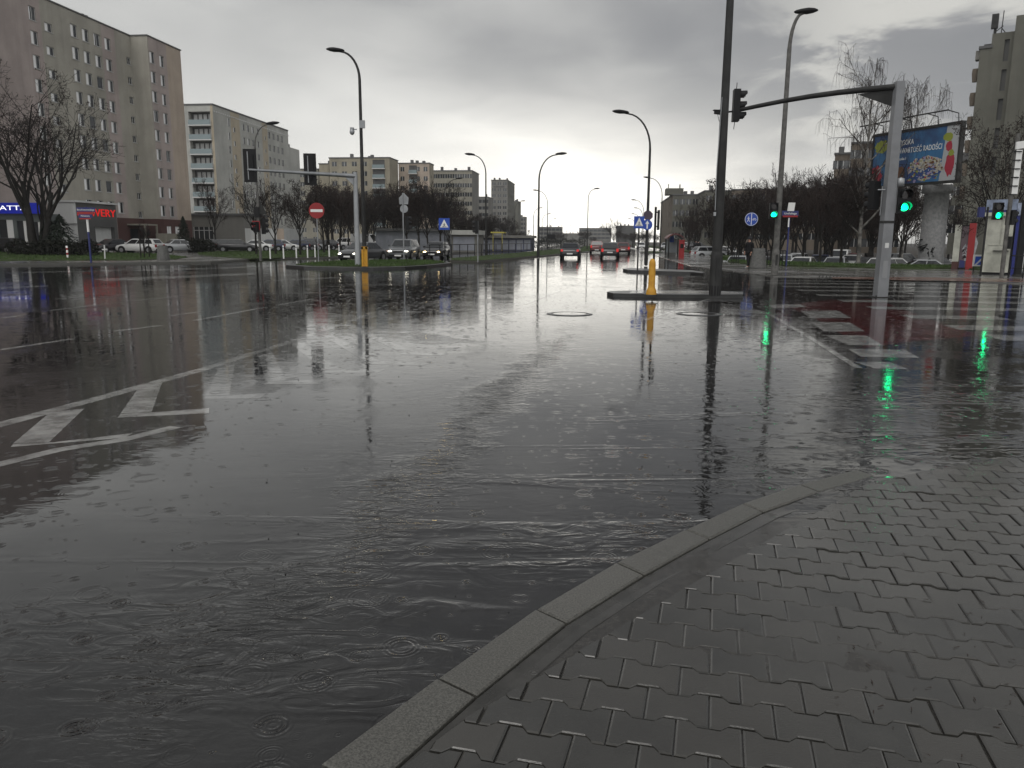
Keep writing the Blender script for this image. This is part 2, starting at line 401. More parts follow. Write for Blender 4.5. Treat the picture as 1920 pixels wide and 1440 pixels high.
# pavement strip between the crossing street and the right verge
sw = [(1300, 500), (1345, 506), (1450, 519), (1560, 521), (1700, 523.5), (1920, 533)]
mb = MB(); a = pl(sw); b = [v - D2 * 0.05 for v in vfront]
mb.slab([tuple(v) for v in a] + [(60, 33, 0), (60, 41.5, 0)] + [tuple(v) for v in b] + [tuple(vfront[-1] + D2 * 120 - R2 * 7)], -0.05, 0.035)
struct('right_pavement', mb, W['sidewalk'])
mb = MB(); a = pl([(1560, 519.5), (1700, 519.5), (1920, 523), (1920, 529), (1700, 525.5), (1560, 522.5)], 0.04)
mb.poly(a); struct('tactile_strip', mb, W['tactile'])
mb = MB()
for i in range(22):
    x = 1536 + i * 6.6
    p = G(x, 515.5, .045); q = G(x + 2.6, 515.5, .045); r_ = G(x + 1.4, 519.6, .045); s_ = G(x - 1.2, 519.6, .045)
    mb.poly([p, s_, r_, q][::-1])
struct('ribbed_crossing_slabs', mb, W['paint'])

# far left: kerb, pavement, grass verges, side lane
lk = pl([(-160, 503), (0, 498.5), (200, 495.5), (395, 493), (432, 490.5), (470, 488), (545, 485.5), (660, 483.5), (760, 480.5), (860, 474), (960, 468)])
far_l = lk[-1] + D2 * 500
mb = MB(); mb.slab([tuple(v) for v in lk] + [tuple(far_l), (-250, 700, 0), (-250, 30, 0)], -0.3, 0.10)
struct('left_pavement', mb, W['sidewalk'])
mb = MB()
for i in range(len(lk) - 1):
    p, q = lk[i], lk[i+1]; n_ = Vector((q.y - p.y, p.x - q.x, 0)).normalized() * 0.06
    mb.slab([tuple(p - n_*2.5), tuple(p + n_), tuple(q + n_), tuple(q - n_*2.5)], -0.02, 0.115)
struct('left_kerb', mb, W['kerb'])
g1 = pl([(-160, 491), (0, 489), (250, 487.5), (330, 486), (352, 483), (300, 477), (180, 474), (-160, 473)], .1)
g2 = pl([(372, 478), (400, 481), (470, 486), (560, 482.5), (680, 479.5), (800, 474), (800, 469), (600, 469.5), (430, 471), (372, 473)], .1)
for nm, g_ in (('left_verge', g1), ('tree_verge', g2)):
    mb = MB(); mb.slab([tuple(v) for v in g_], 0.05, 0.15); struct(nm, mb, W['grass'])
# left island with grass, kerbed
isl = pl([(536, 501), (570, 503.5), (640, 505.2), (700, 505.4), (760, 504), (800, 501.5), (846, 496.5), (838, 493.2), (800, 491), (740, 490.5), (640, 492.2), (570, 496.5)])
mb = MB(); mb.slab([tuple(v) for v in isl], -0.02, 0.12); struct('grass_island_kerb', mb, W['kerbdark'])
c_ = sum(isl, Vector()) / len(isl)
ig = [c_ + (v - c_) * 0.90 for v in isl]
mb = MB(); mb.slab([tuple(v) for v in ig], 0.10, 0.15); struct('island_grass', mb, W['grass'])
# median with grass and fence
mf = pl([(846, 490.8), (893, 492.6), (940, 488.6), (1020, 481), (1060, 477.5), (1104, 472.8), (1128, 468), (1136, 463)])
mbk = pl([(842, 487), (880, 484), (960, 477), (1040, 469), (1085, 464.5), (1105, 461)])
mb = MB(); mb.slab([tuple(v) for v in mf] + [tuple(v) for v in mbk[::-1]], -0.02, 0.12); struct('median_kerb', mb, W['kerb'])
c_ = None
mi = [p * 0.985 + q * 0.015 for p, q in zip(mf, [mbk[min(i, 5)] for i in range(8)])]
mb = MB(); mb.slab([tuple(v) for v in mi] + [tuple(v + Vector((.2, -.1, 0))) for v in mbk[::-1]], 0.1, 0.15); struct('median_grass', mb, W['grass'])
# traffic islands on the right
def island(name, pts, h, m):
    mb = MB(); top = pl(pts)
    mb.slab([tuple(v) for v in top], -0.02, h); return struct(name, mb, m)
i1 = [(1138, 553.5), (1150, 556.5), (1250, 558.5), (1300, 558.8), (1393, 558.5), (1393, 553.2), (1300, 551), (1180, 550.8), (1146, 552)]
island('traffic_island', i1, 0.10, [W['kerbdark']])
mb = MB(); q = pl([(1180, 555.4), (1250, 557), (1385, 557.3), (1387, 553.8), (1300, 551.8), (1185, 551.6)]); 
mb.poly([v + Vector((0, 0, .103)) for v in q]); struct('island_paving', mb, W['sidewalk'])
island('narrow_island', [(1168, 508), (1178, 510.5), (1250, 513), (1295, 514.5), (1318, 517), (1322, 514.5), (1296, 511), (1250, 509), (1180, 506.5)], 0.12, [W['kerbdark']])
island('oval_island_kerb', [(1200, 474.0), (1212, 476.2), (1235, 476.6), (1246, 474.8), (1240, 472.8), (1222, 472)], 0.10, [W['kerbdark']])
mb = MB(); mb.slab([tuple(v) for v in pl([(1203, 473.9), (1213, 475.6), (1233, 475.9), (1243, 474.6), (1236, 473.2), (1222, 472.6)])], .08, .16); struct('oval_island_grass', mb, W['grass'])

# ------------------------------------------------------------------ road markings
ZC = [0.0006]
def zn():
    ZC[0] += 0.00003; return ZC[0]
def strip(mb, pts, z=None):
    v = pl(pts, zn() if z is None else z)
    a = sum(v[i].x*v[(i+1)%len(v)].y - v[(i+1)%len(v)].x*v[i].y for i in range(len(v)))
    mb.poly(v if a > 0 else v[::-1])
def line(mb, pts, w, z=None):                # polyline of ground pixels with width in metres
    z = zn() if z is None else z
    p = [G(x, y, z) for x, y in pts]
    Lf, Rt = [], []
    for i, c in enumerate(p):
        t = (p[min(i+1, len(p)-1)] - p[max(i-1, 0)]).normalized(); n_ = Vector((-t.y, t.x, 0)) * (w/2)
        Lf.append(c + n_); Rt.append(c - n_)
    mb.add(Rt + Lf, [(i, i+1, len(p)+i+1, len(p)+i) for i in range(len(p)-1)])
mb = MB()
line(mb, [(-60, 812), (0, 796), (180, 748), (385, 691)], .17); mw = MB(); line(mw, [(385, 691), (470, 664), (545, 641), (640, 608), (700, 585)], .15)
for q in ([(25, 831), (92, 829), (158, 766), (95, 772)], [(100, 829), (250, 812), (232, 821), (20, 838), (25, 832)],
          [(226, 775), (284, 773), (306, 712), (262, 724)], [(290, 773), (392, 765), (392, 775), (220, 783), (226, 776)],
          [(385, 742), (430, 741), (440, 683), (410, 690)], [(435, 741), (500, 737), (488, 747), (380, 748), (386, 743)],
          [(498, 715), (535, 714), (512, 660), (485, 668)], [(540, 714), (612, 711), (598, 720), (494, 721), (498, 716)],
          [(606, 694), (640, 693), (565, 638), (545, 645)], [(645, 693), (724, 692), (708, 699), (604, 699), (606, 695)],
          [(686, 678), (712, 677), (612, 622), (598, 626)], [(716, 677), (812, 680), (795, 685), (684, 683), (686, 679)],
          [(752, 660), (775, 659), (655, 606), (640, 610)], [(780, 659), (842, 663), (826, 667), (752, 665), (753, 661)]):
    strip(mb if q[0][0] < 386 and q[0][1] > 742 else mw, q)
struct('worn_hatching', mw, W['worn'])
line(mb, [(-60, 884), (0, 870), (110, 843), (232, 824), (330, 800)], .13)
for a, b in (((0, 656), (136, 635)), ((214, 621), (302, 610)), ((364, 601), (492, 577)), ((95, 582), (183, 572)), ((0, 597), (42, 591)),
             ((228, 566), (345, 555)), ((428, 553), (500, 546)), ((320, 592), (372, 585)), ((520, 572), (590, 560)), ((100, 561), (250, 551)),
             ((265, 544), (370, 537)), ((390, 534), (470, 528)), ((620, 538), (690, 531)), ((0, 560), (60, 556))):
    line(mb, [a, b], .14)
for q in ([(170, 523), (200, 527), (330, 522), (480, 515), (470, 511), (330, 517)], [(250, 509), (420, 504), (520, 499), (500, 497.5), (400, 502), (250, 506)],
          [(40, 512), (230, 508), (230, 506), (40, 510)], [(0, 541), (90, 537), (90, 535), (0, 539)], [(500, 528), (640, 521), (640, 519), (500, 526)],
          [(880, 506), (1040, 496), (1042, 494.6), (880, 504)], [(900, 500), (1050, 489.5), (1050, 488), (900, 498)]):
    strip(mb, q)
line(mb, [(1330, 560), (1210, 600)], .12); line(mb, [(985, 570), (1110, 520)], .12); line(mb, [(1085, 500), (1105, 489)], .12); line(mb, [(1118, 484), (1128, 479)], .12)
# zebra: bars along the crossing street
for i, yy in enumerate((12.6, 14.2, 16.3, 18.6, 20.9, 23.2, 25.5, 27.8, 30.1, 32.2)):
    x0 = 8.15 + (yy - 14) * 0.105; w_ = 1.6 if i == 0 else (2.0 if i < 3 else 8.5)
    zb_ = zn(); mb.poly([(x0, yy, zb_), (x0 + w_, yy - w_*.09, zb_), (x0 + w_ + .15, yy + .85 - w_*.09, zb_), (x0 + .15, yy + .85, zb_)])
# dashes at the left edge of the red cycle crossing
for q in ([(1500, 583), (1570, 582), (1596, 596), (1520, 597)], [(1520, 604), (1592, 604), (1622, 621), (1545, 622)], [(1545, 628), (1625, 629), (1657, 648), (1590, 647)],
          [(1590, 654), (1696, 655), (1724, 671), (1614, 669)], [(1600, 678), (1640, 691), (1703, 692), (1668, 679)], [(1440, 572), (1500, 570), (1512, 576), (1450, 578)]):
    strip(mb, q)
line(mb, [(1445, 590), (1530, 640), (1610, 690)], .10)
struct('road_markings', mb, W['paint'])
mb = MB()
strip(mb, [(1470, 572), (1560, 562), (1645, 561), (1720, 590), (1838, 629), (1690, 642), (1625, 652), (1575, 625), (1530, 598)], .0004)
struct('red_cycle_crossing', mb, W['redpaint'])

# ------------------------------------------------------------------ manholes
def manhole(px, py, r, label):
    c = G(px, py); t = thing('manhole_cover', label, 'manhole cover', c, 0, 'manhole covers in the flooded road')
    m = MB(); m.lathe([(r + .10, -.005), (r + .10, .006), (r + .04, .014), (r, .013), (r, .005)], 32); m.build('rim_ring', W['kerbdark'], t)
    m = MB(); m.lathe([(r - .004, .0), (r - .004, .010), (r - .05, .011), (0.001, .011)], 32); m.build('lid', W['manhole'], t)
W['manhole'] = wet('wet_iron_lid', (0.05, 0.05, 0.05), rough=(.02, .06), chop=.3)
manhole(1068, 589, .40, 'round raised manhole cover standing out of the flooded road left of the yellow bollard')
manhole(1310, 589, .40, 'round manhole cover in the wet road in front of the black-kerbed island')

# ------------------------------------------------------------------ foreground kerb and pavement
K_OUT = [(-1.05, 1.30), (-0.57, 2.09), (-0.26, 2.57), (0.11, 3.11), (0.52, 3.61), (0.96, 4.08), (1.41, 4.54), (1.91, 4.96), (2.45, 5.33), (3.05, 5.66), (3.7, 5.92), (4.4, 6.1)]
K_IN = [(-0.86, 1.22), (-0.40, 1.99), (-0.12, 2.46), (0.23, 2.99), (0.63, 3.47), (1.06, 3.95), (1.49, 4.40), (1.98, 4.81), (2.52, 5.18), (3.11, 5.50), (3.74, 5.75), (4.43, 5.93)]
SK = .981
K_OUT = [(x*SK, y*SK) for x, y in K_OUT]; K_IN = [(x*SK, y*SK) for x, y in K_IN]
def kz(i): return (.032, .032, .032, .031, .029, .024, .017, .007, .001, -.005, -.010, -.012)[i]
mb = MB()
rk = random.Random(3)
for i in range(len(K_OUT) - 1):
    o0, o1, i0, i1_ = [Vector((*p, 0)) for p in (K_OUT[i], K_OUT[i+1], K_IN[i], K_IN[i+1])]
    gp = .008
    d = (o1 - o0).normalized()
    o0 = o0 + d*gp; o1 = o1 - d*gp; i0 = i0 + d*gp; i1_ = i1_ - d*gp
    z0, z1 = kz(i) + rk.uniform(-.002, .002), kz(i+1) + rk.uniform(-.002, .002)
    c = rk.uniform(.005, .010)
    nrm = (i0 - o0).normalized()
    ring0 = [o0, i0, i1_, o1]
    v = [Vector((p.x, p.y, -.08)) for p in ring0]
    v += [Vector((p.x, p.y, z - c)) for p, z in zip(ring0, (z0, z0, z1, z1))]
    ins = [o0 + nrm*c + d*c, i0 - nrm*c + d*c, i1_ - nrm*c - d*c, o1 + nrm*c - d*c]
    v += [Vector((p.x, p.y, z)) for p, z in zip(ins, (z0, z0, z1, z1))]
    fs = [(8, 9, 10, 11)[::-1]]
    for a_, b_ in ((0, 4), (4, 8)):
        for k in range(4): fs.append((a_ + k, b_ + k, b_ + (k+1) % 4, a_ + (k+1) % 4))
    mb.add(v, fs)
struct('kerb', mb, W['kerb'])

WL = [(-3, 4.6), (1.55, 4.75), (2.11, 4.95), (3.21, 5.68), (4.01, 5.84), (7, 6.0), (14, 5.9)]
def wline(x):
    for (x0, y0), (x1, y1) in zip(WL, WL[1:]):
        if x <= x1: return y0 + (y1 - y0) * (x - x0) / (x1 - x0)
    return WL[-1][1]
from mathutils import noise as mnoise
def pz(x, y):
    d = wline(x) - y
    z = min(.026, .002 + .022 * d) if d > -.5 else -.014
    z += .0035 * mnoise.noise(Vector((x * 1.1, y * 1.1, 0)))
    return z
PE = [(-1.2, 1.1), (-0.31, 2.04), (-0.02, 2.38), (0.23, 2.73), (0.54, 3.13), (0.93, 3.61), (1.39, 4.10), (1.93, 4.55), (2.5, 4.93), (3.1, 5.25), (3.75, 5.5), (4.5, 5.72), (9.5, 6.6)]
PE = [(x - .038, y + .036) for x, y in PE]
def clip_half(poly, a, b):                # keep right side of a->b
    out = []; ex, ey = b[0]-a[0], b[1]-a[1]
    def side(p): return ex*(p[1]-a[1]) - ey*(p[0]-a[0])
    n = len(poly)
    for i in range(n):
        p, q = poly[i], poly[(i+1) % n]; sp, sq = side(p), side(q)
        if sp <= 0: out.append(p)
        if (sp < 0 < sq) or (sq < 0 < sp):
            t = sp / (sp - sq); out.append((p[0]+(q[0]-p[0])*t, p[1]+(q[1]-p[1])*t))
    return out
PA = R(-14.5); ca, sa = math.cos(PA), math.sin(PA)
PL_, PWD, PAMP, GAP = .206, .166, .014, .0055
def trap(x):                                 # trapezoid wave, period PL_: +1 at ends, -1 in the middle
    u = (x / PL_) % 1.0; u = min(u, 1-u)     # 0 at paver centre line of joint .. .5
    return -1 + 2 * min(1, max(0, (u - .18) / .13))
mb = MB(); npv = 0
xs = [-.5, -.31, -.19, 0, .19, .31, .5]
pr = random.Random(11)
for r_ in range(-16, 34):
    ph = (r_ % 2) * .5
    for c in range(-12, 40):
        cxp = (c + ph) * PL_
        c0 = (cxp * ca - r_ * PWD * sa + .3, cxp * sa + r_ * PWD * ca + 2.6)
        if not (-1.3 < c0[0] < 5.6 and 1.0 < c0[1] < 6.7): continue
        if c0[1] > wline(c0[0]) + .35: continue
        sh = []
        def wv(u): return -1 + 2 * min(1, max(0, (abs(u) - .19) / .12))
        hl = PL_ / 2 - GAP / 2
        for u in xs: sh.append((cxp + u * 2 * hl, r_ * PWD + PWD/2 - GAP/2 + PAMP * wv(u)))
        for u in xs[::-1]: sh.append((cxp + u * 2 * hl, r_ * PWD - PWD/2 + GAP/2 - PAMP * wv(u)))
        w_ = [(x * ca - y * sa + .3, x * sa + y * ca + 2.6) for x, y in sh]
        cut = w_
        for a_, b_ in zip(PE, PE[1:]):
            cut = clip_half(cut, a_, b_)
            if len(cut) < 3: break
        if len(cut) < 3: continue
        ar = sum(cut[i][0]*cut[(i+1) % len(cut)][1] - cut[(i+1) % len(cut)][0]*cut[i][1] for i in range(len(cut))) / 2
        if abs(ar) < .002: continue
        if ar < 0: cut = cut[::-1]
        n_ = len(cut); mx_, my_ = sum(p[0] for p in cut)/n_, sum(p[1] for p in cut)/n_
        dz = pr.gauss(0, .0013); tx, ty = pr.gauss(0, .010), pr.gauss(0, .010)
        def zz(p): return pz(p[0], p[1]) + dz + tx*(p[0]-mx_) + ty*(p[1]-my_)
        v = [(p[0], p[1], zz(p) - .03) for p in cut] + [(p[0], p[1], zz(p) - .0035) for p in cut]
        v += [(mx_ + (p[0]-mx_)*.94, my_ + (p[1]-my_)*.925, zz(p)) for p in cut]
        fs = []
        for k in range(n_):
            k2 = (k+1) % n_; fs += [(k, k2, n_+k2, n_+k), (n_+k, n_+k2, 2*n_+k2, 2*n_+k)]
        mb.add(v, fs); mb.add(v[2*n_:], [tuple(range(n_))])
        npv += 1
m = bpy.data.materials.new('wet_pavers'); m.use_nodes = True; t = m.node_tree; b = t.nodes['Principled BSDF']
g = t.nodes.new('ShaderNodeNewGeometry')
f = NOISE(t, g.outputs['Position'], 2.2, 6, .65); f2 = NOISE(t, g.outputs['Position'], 90, 3, .6)
c1 = MIXC(t, RAMP(t, f, .3, .7), (0.019, 0.0186, 0.017), (0.042, 0.041, 0.037))
c1 = MIXC(t, M(t, 'MULTIPLY', g.outputs['Random Per Island'], .55), c1, (0.055, 0.050, 0.043))
c1 = MIXC(t, M(t, 'MULTIPLY', f2, .35), c1, (0.04, 0.04, 0.036))
t.links.new(c1, b.inputs['Base Color'])
t.links.new(RAMP(t, NOISE(t, g.outputs['Position'], 3.5, 4, .6), .35, .68, .04, .16), b.inputs['Roughness'])
bn = t.nodes.new('ShaderNodeBump'); bn.inputs['Distance'].default_value = .0007; t.links.new(NOISE(t, g.outputs['Position'], 160, 3, .6), bn.inputs['Height']); t.links.new(bn.outputs[0], b.inputs['Normal'])
b.inputs['IOR'].default_value = 1.6
W['paver'] = m
struct('pavement', mb, W['paver'])
W['sand'] = wet('wet_joint_sand', (0.045, 0.042, 0.037), (0.022, 0.020, 0.018), rough=(.05, .25), vscale=40, chop=.15, ring=.0001)
mb = MB(); nx, ny = 150, 120                    # bedding under the pavers, following their level
vv = []
for j in range(ny+1):
    for i in range(nx+1):
        x = -1.2 + 7.4*i/nx; y = .9 + 5.9*j/ny
        silt = math.exp(-(((x - 1.9) / 1.0)**2 + ((y - 2.8) / .42)**2)**1.5) + .8*math.exp(-(((x - 1.0) / .5)**2 + ((y - 2.7) / .22)**2)**1.5)
        silt *= .8 + .5*mnoise.noise(Vector((x*3, y*3, 4)))
        vv.append((x, y, pz(x, y) - .0125 + .0118*min(1, max(0, silt))))
fs = []
for j in range(ny):
    for i in range(nx):
        q = [j*(nx+1)+i, j*(nx+1)+i+1, (j+1)*(nx+1)+i+1, (j+1)*(nx+1)+i]
        cxm = sum(vv[k][0] for k in q)/4; cym = sum(vv[k][1] for k in q)/4
        ok = all((b_[0]-a_[0])*(cym-a_[1]) - (b_[1]-a_[1])*(cxm-a_[0]) < -.01 for a_, b_ in zip(K_IN, K_IN[1:]))
        if ok: fs.append(q)
mb.add(vv, fs); struct('paving_bed', mb, W['sand'])
mb = MB(); sv = []                            # concrete strip between kerb and pavers
for i in range(10):
    q0, q1 = Vector((*K_IN[max(i-1, 0)], 0)), Vector((*K_IN[i+1], 0)); c = Vector((*K_IN[i], 0))
    n_ = Vector((q1.y - q0.y, q0.x - q1.x, 0)).normalized(); z = kz(i) - .013
    for w_, dz_ in ((.006, 0), (.05, -.002), (.095, .0), (.118, -.02)): sv.append((c.x + n_.x*w_, c.y + n_.y*w_, z + dz_))
mb.add(sv, [(i*4+k, i*4+k+1, (i+1)*4+k+1, (i+1)*4+k) for i in range(9) for k in range(3)])
W['strip'] = wet('wet_gutter_strip', (0.045, 0.043, 0.039), (0.026, 0.025, 0.022), rough=(.12, .3), vscale=8, chop=.12, ring=.0002)
o = struct('gutter_strip', mb, W['strip'])
# mud and dead leaves at the right edge of the pavement
W['mud'] = mat('wet_mud', (0.035, 0.030, 0.022), .35, var=.5, vscale=14, bump=.008, bscale=22)
def lump(name, cx0, cy0, rx, ry, h, m_, seed):
    rr = random.Random(seed); mb = MB(); nr, na = 5, 26; vv = [(cx0, cy0, pz(cx0, cy0) + h)]
    ph = [rr.uniform(0, 6.28) for _ in range(4)]
    for i in range(1, nr+1):
        for k in range(na):
            a = 2*math.pi*k/na; q = i/nr * (1 + .22*math.sin(3*a+ph[0]) + .15*math.sin(5*a+ph[1]) + .1*math.sin(9*a+ph[2]))
            x, y = cx0 + rx*q*math.cos(a), cy0 + ry*q*math.sin(a)
            vv.append((x, y, pz(x, y) + h*(1-(i/nr)**2) * rr.uniform(.7, 1.2) - (.004 if i == nr else 0)))
    fs = [(0, 1+k, 1+(k+1) % na) for k in range(na)]
    for i in range(nr-1):
        for k in range(na): fs.append((1+i*na+k, 1+(i+1)*na+k, 1+(i+1)*na+(k+1) % na, 1+i*na+(k+1) % na))
    mb.add(vv, fs, 0, True); o = mb.build(name, m_); return o
rr = random.Random(21); mb = MB()
for i in range(120):                          # pine needles, grit and leaf scraps
    x = rr.gauss(1.68, .35); y = rr.gauss(2.45, .42)
    if i > 85: x, y = rr.uniform(.3, 3), rr.uniform(2.1, 4.2)
    if x < .25 + (y-2.3)*.7: continue
    z = pz(x, y) + .004; a = rr.uniform(0, 6.28); l = rr.uniform(.003, .014); w_ = rr.uniform(.0006, .0022)
    dx, dy = math.cos(a), math.sin(a)
    mb.add([(x-dx*l-dy*w_, y-dy*l+dx*w_, z), (x-dx*l+dy*w_, y-dy*l-dx*w_, z+.001), (x+dx*l+dy*w_, y+dy*l-dx*w_, z), (x+dx*l-dy*w_, y+dy*l+dx*w_, z+.002)], [(0, 1, 2, 3)])
tag(mb.build('litter', W['leaf_dry']), None, None, None, 'stuff')
# rain splashes standing up from the water
rr = random.Random(5); mb = MB()
for i in range(90):
    y = rr.uniform(2.6, 17) if i % 3 else rr.uniform(2.4, 7); x = rr.uniform(-.62, .45) * y
    if y < wline(x) + .15 and x > -1.2 + (y - 1.3) * .75: continue
    s = rr.uniform(.5, 1.3) * (.0022 + .00018 * y)
    mb.ell((x, y, s * .9), s, s, s * rr.uniform(.9, 1.5), 6, 4)
    if rr.random() < .35:
        for k in range(4):
            a = rr.uniform(0, 6.28); mb.ell((x + s*2.2*math.cos(a), y + s*2.2*math.sin(a), s*rr.uniform(.5, 2.2)), s*.4, s*.4, s*.4, 5, 3)
tag(mb.build('rain_splashes', mat('splash_water', (.015, .015, .016), .05)), None, None, None, 'stuff')
# grass tufts along the verges
def tufts(name, polys, n, seed, hmax=.13):
    rr = random.Random(seed); mb = MB()
    for poly in polys:
        xs_ = [p.x for p in poly]; ys_ = [p.y for p in poly]; k = 0; tries = 0
        while k < n and tries < n*12:
            tries += 1
            x, y = rr.uniform(min(xs_), max(xs_)), rr.uniform(min(ys_), max(ys_)); ins = False
            for i in range(len(poly)):
                p, q = poly[i], poly[i-1]
                if (p.y > y) != (q.y > y) and x < (q.x-p.x)*(y-p.y)/(q.y-p.y)+p.x: ins = not ins
            if not ins: continue
            k += 1; z = .14
            for j in range(3):
                a = rr.uniform(0, 6.28); l = rr.uniform(.4, 1)*hmax; w_ = .012 + .02*rr.random(); b_ = rr.uniform(.1, .6)*l
                x1, y1 = x + rr.gauss(0, .12), y + rr.gauss(0, .12)
                mb.add([(x1-w_*math.sin(a), y1+w_*math.cos(a), z), (x1+w_*math.sin(a), y1-w_*math.cos(a), z), (x1+b_*math.cos(a), y1+b_*math.sin(a), z+l)], [(0, 1, 2)])
    return tag(mb.build(name, W['blade']), None, None, None, 'stuff')
tufts('island_grass_blades', [ig], 2600, 1)
tufts('median_grass_blades', [mf + mbk[::-1]], 2500, 2)
tufts('left_verge_blades', [g1, g2], 4000, 3, .16)
tufts('right_verge_blades', [vfront[:6] + [Vector((19.5, 60, 0)), Vector((24, 52, 0)), Vector((40, 50, 0))]], 3500, 4, .18)
# ================================================================== BUILDINGS
def wallmat(name, col, col2=None, var=.16):
    return mat(name, col, .8, var=var, vscale=.22, spec=.2, bump=.004, bscale=6, col2=col2, streak=.22)
W['pink'] = wallmat('pink_render', (0.380, 0.324, 0.304)); W['beige'] = wallmat('olive_beige_render', (0.352, 0.334, 0.290))
W['tan'] = wallmat('tan_render', (0.414, 0.345, 0.283)); W['brick'] = wallmat('red_brown_plinth', (0.095, 0.050, 0.045))
W['palegrey'] = wallmat('pale_grey_render', (0.414, 0.414, 0.386)); W['sand_band'] = wallmat('sand_render', (0.414, 0.362, 0.276))
W['sandy'] = wallmat('sandy_render', (0.30, 0.272, 0.21)); W['sandy2'] = wallmat('pale_sand_render', (0.275, 0.26, 0.215))
W['greyb'] = wallmat('grey_panel_render', (0.18, 0.175, 0.16)); W['olive'] = wallmat('olive_grey_render', (0.13, 0.128, 0.108))
W['brown'] = wallmat('brown_panel_render', (0.15, 0.125, 0.10)); W['darkgrey'] = wallmat('dark_grey_render', (0.10, 0.10, 0.098))
W['white_r'] = wallmat('white_render', (0.55, 0.56, 0.55)); W['roofing'] = mat('roofing_felt', (0.10, 0.10, 0.10), .8)
W['glass_par'] = mat('frosted_balcony_glass', (0.20, 0.25, 0.26), .2); W['slabw'] = mat('white_balcony_slab', (0.55, 0.55, 0.54), .6)
def facade(mb, o, u, Wd, Ht, rects, depth=.14, mf=None, cuts=(), zcuts=()):
    o = Vector(o); u = Vector(u); zv = Vector((0, 0, 1)); n = u.cross(zv)
    us = sorted({0, Wd, *cuts, *[round(r[0], 4) for r in rects], *[round(r[0]+r[2], 4) for r in rects]})
    zs = sorted({0, Ht, *zcuts, *[round(r[1], 4) for r in rects], *[round(r[1]+r[3], 4) for r in rects]})
    us = [x for x in us if 0 <= x <= Wd]; zs = [x for x in zs if 0 <= x <= Ht]
    for a, b in zip(us, us[1:]):
        col = [r for r in rects if r[0]-1e-3 < (a+b)/2 < r[0]+r[2]+1e-3]
        for c, d in zip(zs, zs[1:]):
            um, zm = (a+b)/2, (c+d)/2
            if any(r[1]-1e-3 < zm < r[1]+r[3]+1e-3 for r in col): continue
            mb.quad(o+u*a+zv*c, o+u*b+zv*c, o+u*b+zv*d, o+u*a+zv*d, mf(um, zm) if mf else 0)
    for r in rects:
        a, c, b, d = r[0], r[1], r[0]+r[2], r[1]+r[3]; k = mf(r[0]-.01, r[1]) if mf else 0
        p = [o+u*a+zv*c, o+u*b+zv*c, o+u*b+zv*d, o+u*a+zv*d]; q = [x - n*depth for x in p]
        for i in range(4):
            j = (i+1) % 4; mb.quad(p[j], p[i], q[i], q[j], k)
WM = {}
def win_meshes(w, h, style):
    key = (round(w, 2), round(h, 2), style)
    if key in WM: return WM[key]
    f = .07
    m = MB()
    m.box(-w/2, w/2, -.05, .01, 0, f); m.box(-w/2, w/2, -.05, .01, h-f, h)
    m.box(-w/2, -w/2+f, -.05, .01, f, h-f); m.box(w/2-f, w/2, -.05, .01, f, h-f)
    if style != 'one': m.box(-.04, .04, -.052, .01, f, h-f)
    m.box(-w/2-.06, w/2+.06, -.22, -.045, -.07, .0)
    def me(mb_, name, mt):
        x = bpy.data.meshes.new(name); x.from_pydata(mb_.v, [], mb_.f); x.materials.append(mt); return x
    p = MB(); p.quad((-w/2+f, -.015, f), (w/2-f, -.015, f), (w/2-f, -.015, h-f), (-w/2+f, -.015, h-f))
    c = None
    if style in ('left', 'full', 'thin'):
        c = MB(); x1 = {'left': .0, 'full': w/2-f, 'thin': -w*.18}[style]
        c.box(-w/2+f, x1-.03, -.035, -.022, f, h-f)  # pale blind plane before the dark glass, painted as its sky-reflecting part
    WM[key] = (me(m, 'window', W['frame']), me(p, 'pane', W['pane']), me(c, 'reflection_blind', W['reflection_blind']) if c else None)
    return WM[key]
def window(parent, loc, rz, w, h, style='left', small=False):
    a, p, c = win_meshes(w, h, style)
    o = link('window', a, parent, loc, rz)
    link('pane', p, o)
    if c: link('reflection_blind', c, o)
    return o
def plain_window(parent, loc, rz, w, h, mt='pane'):       # far away: one pane with a frame in the same opening
    key = (round(w, 2), round(h, 2), 'far' + mt)
    if key not in WM:
        m = MB(); m.box(-w/2, w/2, -.02, .02, 0, h, 0); m.box(-w/2-.05, w/2+.05, -.06, -.02, -.1, 0, 1); m.box(-.06, .06, -.05, -.02, 0, h, 1)
        x = bpy.data.meshes.new('window'); x.from_pydata(m.v, [], m.f); x.materials.append(W[mt]); x.materials.append(W['frame'])
        x.polygons.foreach_set('material_index', m.m); WM[key] = x
    return link('window', WM[key], parent, loc, rz)
def text(body, size, m_, parent, loc, rot, align='CENTER', ext=.004, sx=1.0, name='lettering'):
    cu = bpy.data.curves.new(name, 'FONT'); cu.body = body; cu.size = size; cu.align_x = align; cu.align_y = 'CENTER'; cu.extrude = ext
    cu.materials.append(m_)
    tmp = bpy.data.objects.new('lettering_source', cu); COL.objects.link(tmp)
    me = bpy.data.meshes.new_from_object(tmp.evaluated_get(bpy.context.evaluated_depsgraph_get())); me.name = name
    bpy.data.objects.remove(tmp); bpy.data.curves.remove(cu)
    o = link(name, me, parent, loc); o.rotation_euler = rot; o.scale = (sx, 1, 1); return o
FRONT = (R(90), 0, 0); SIDE = (R(90), 0, R(90))
rb = random.Random(4)

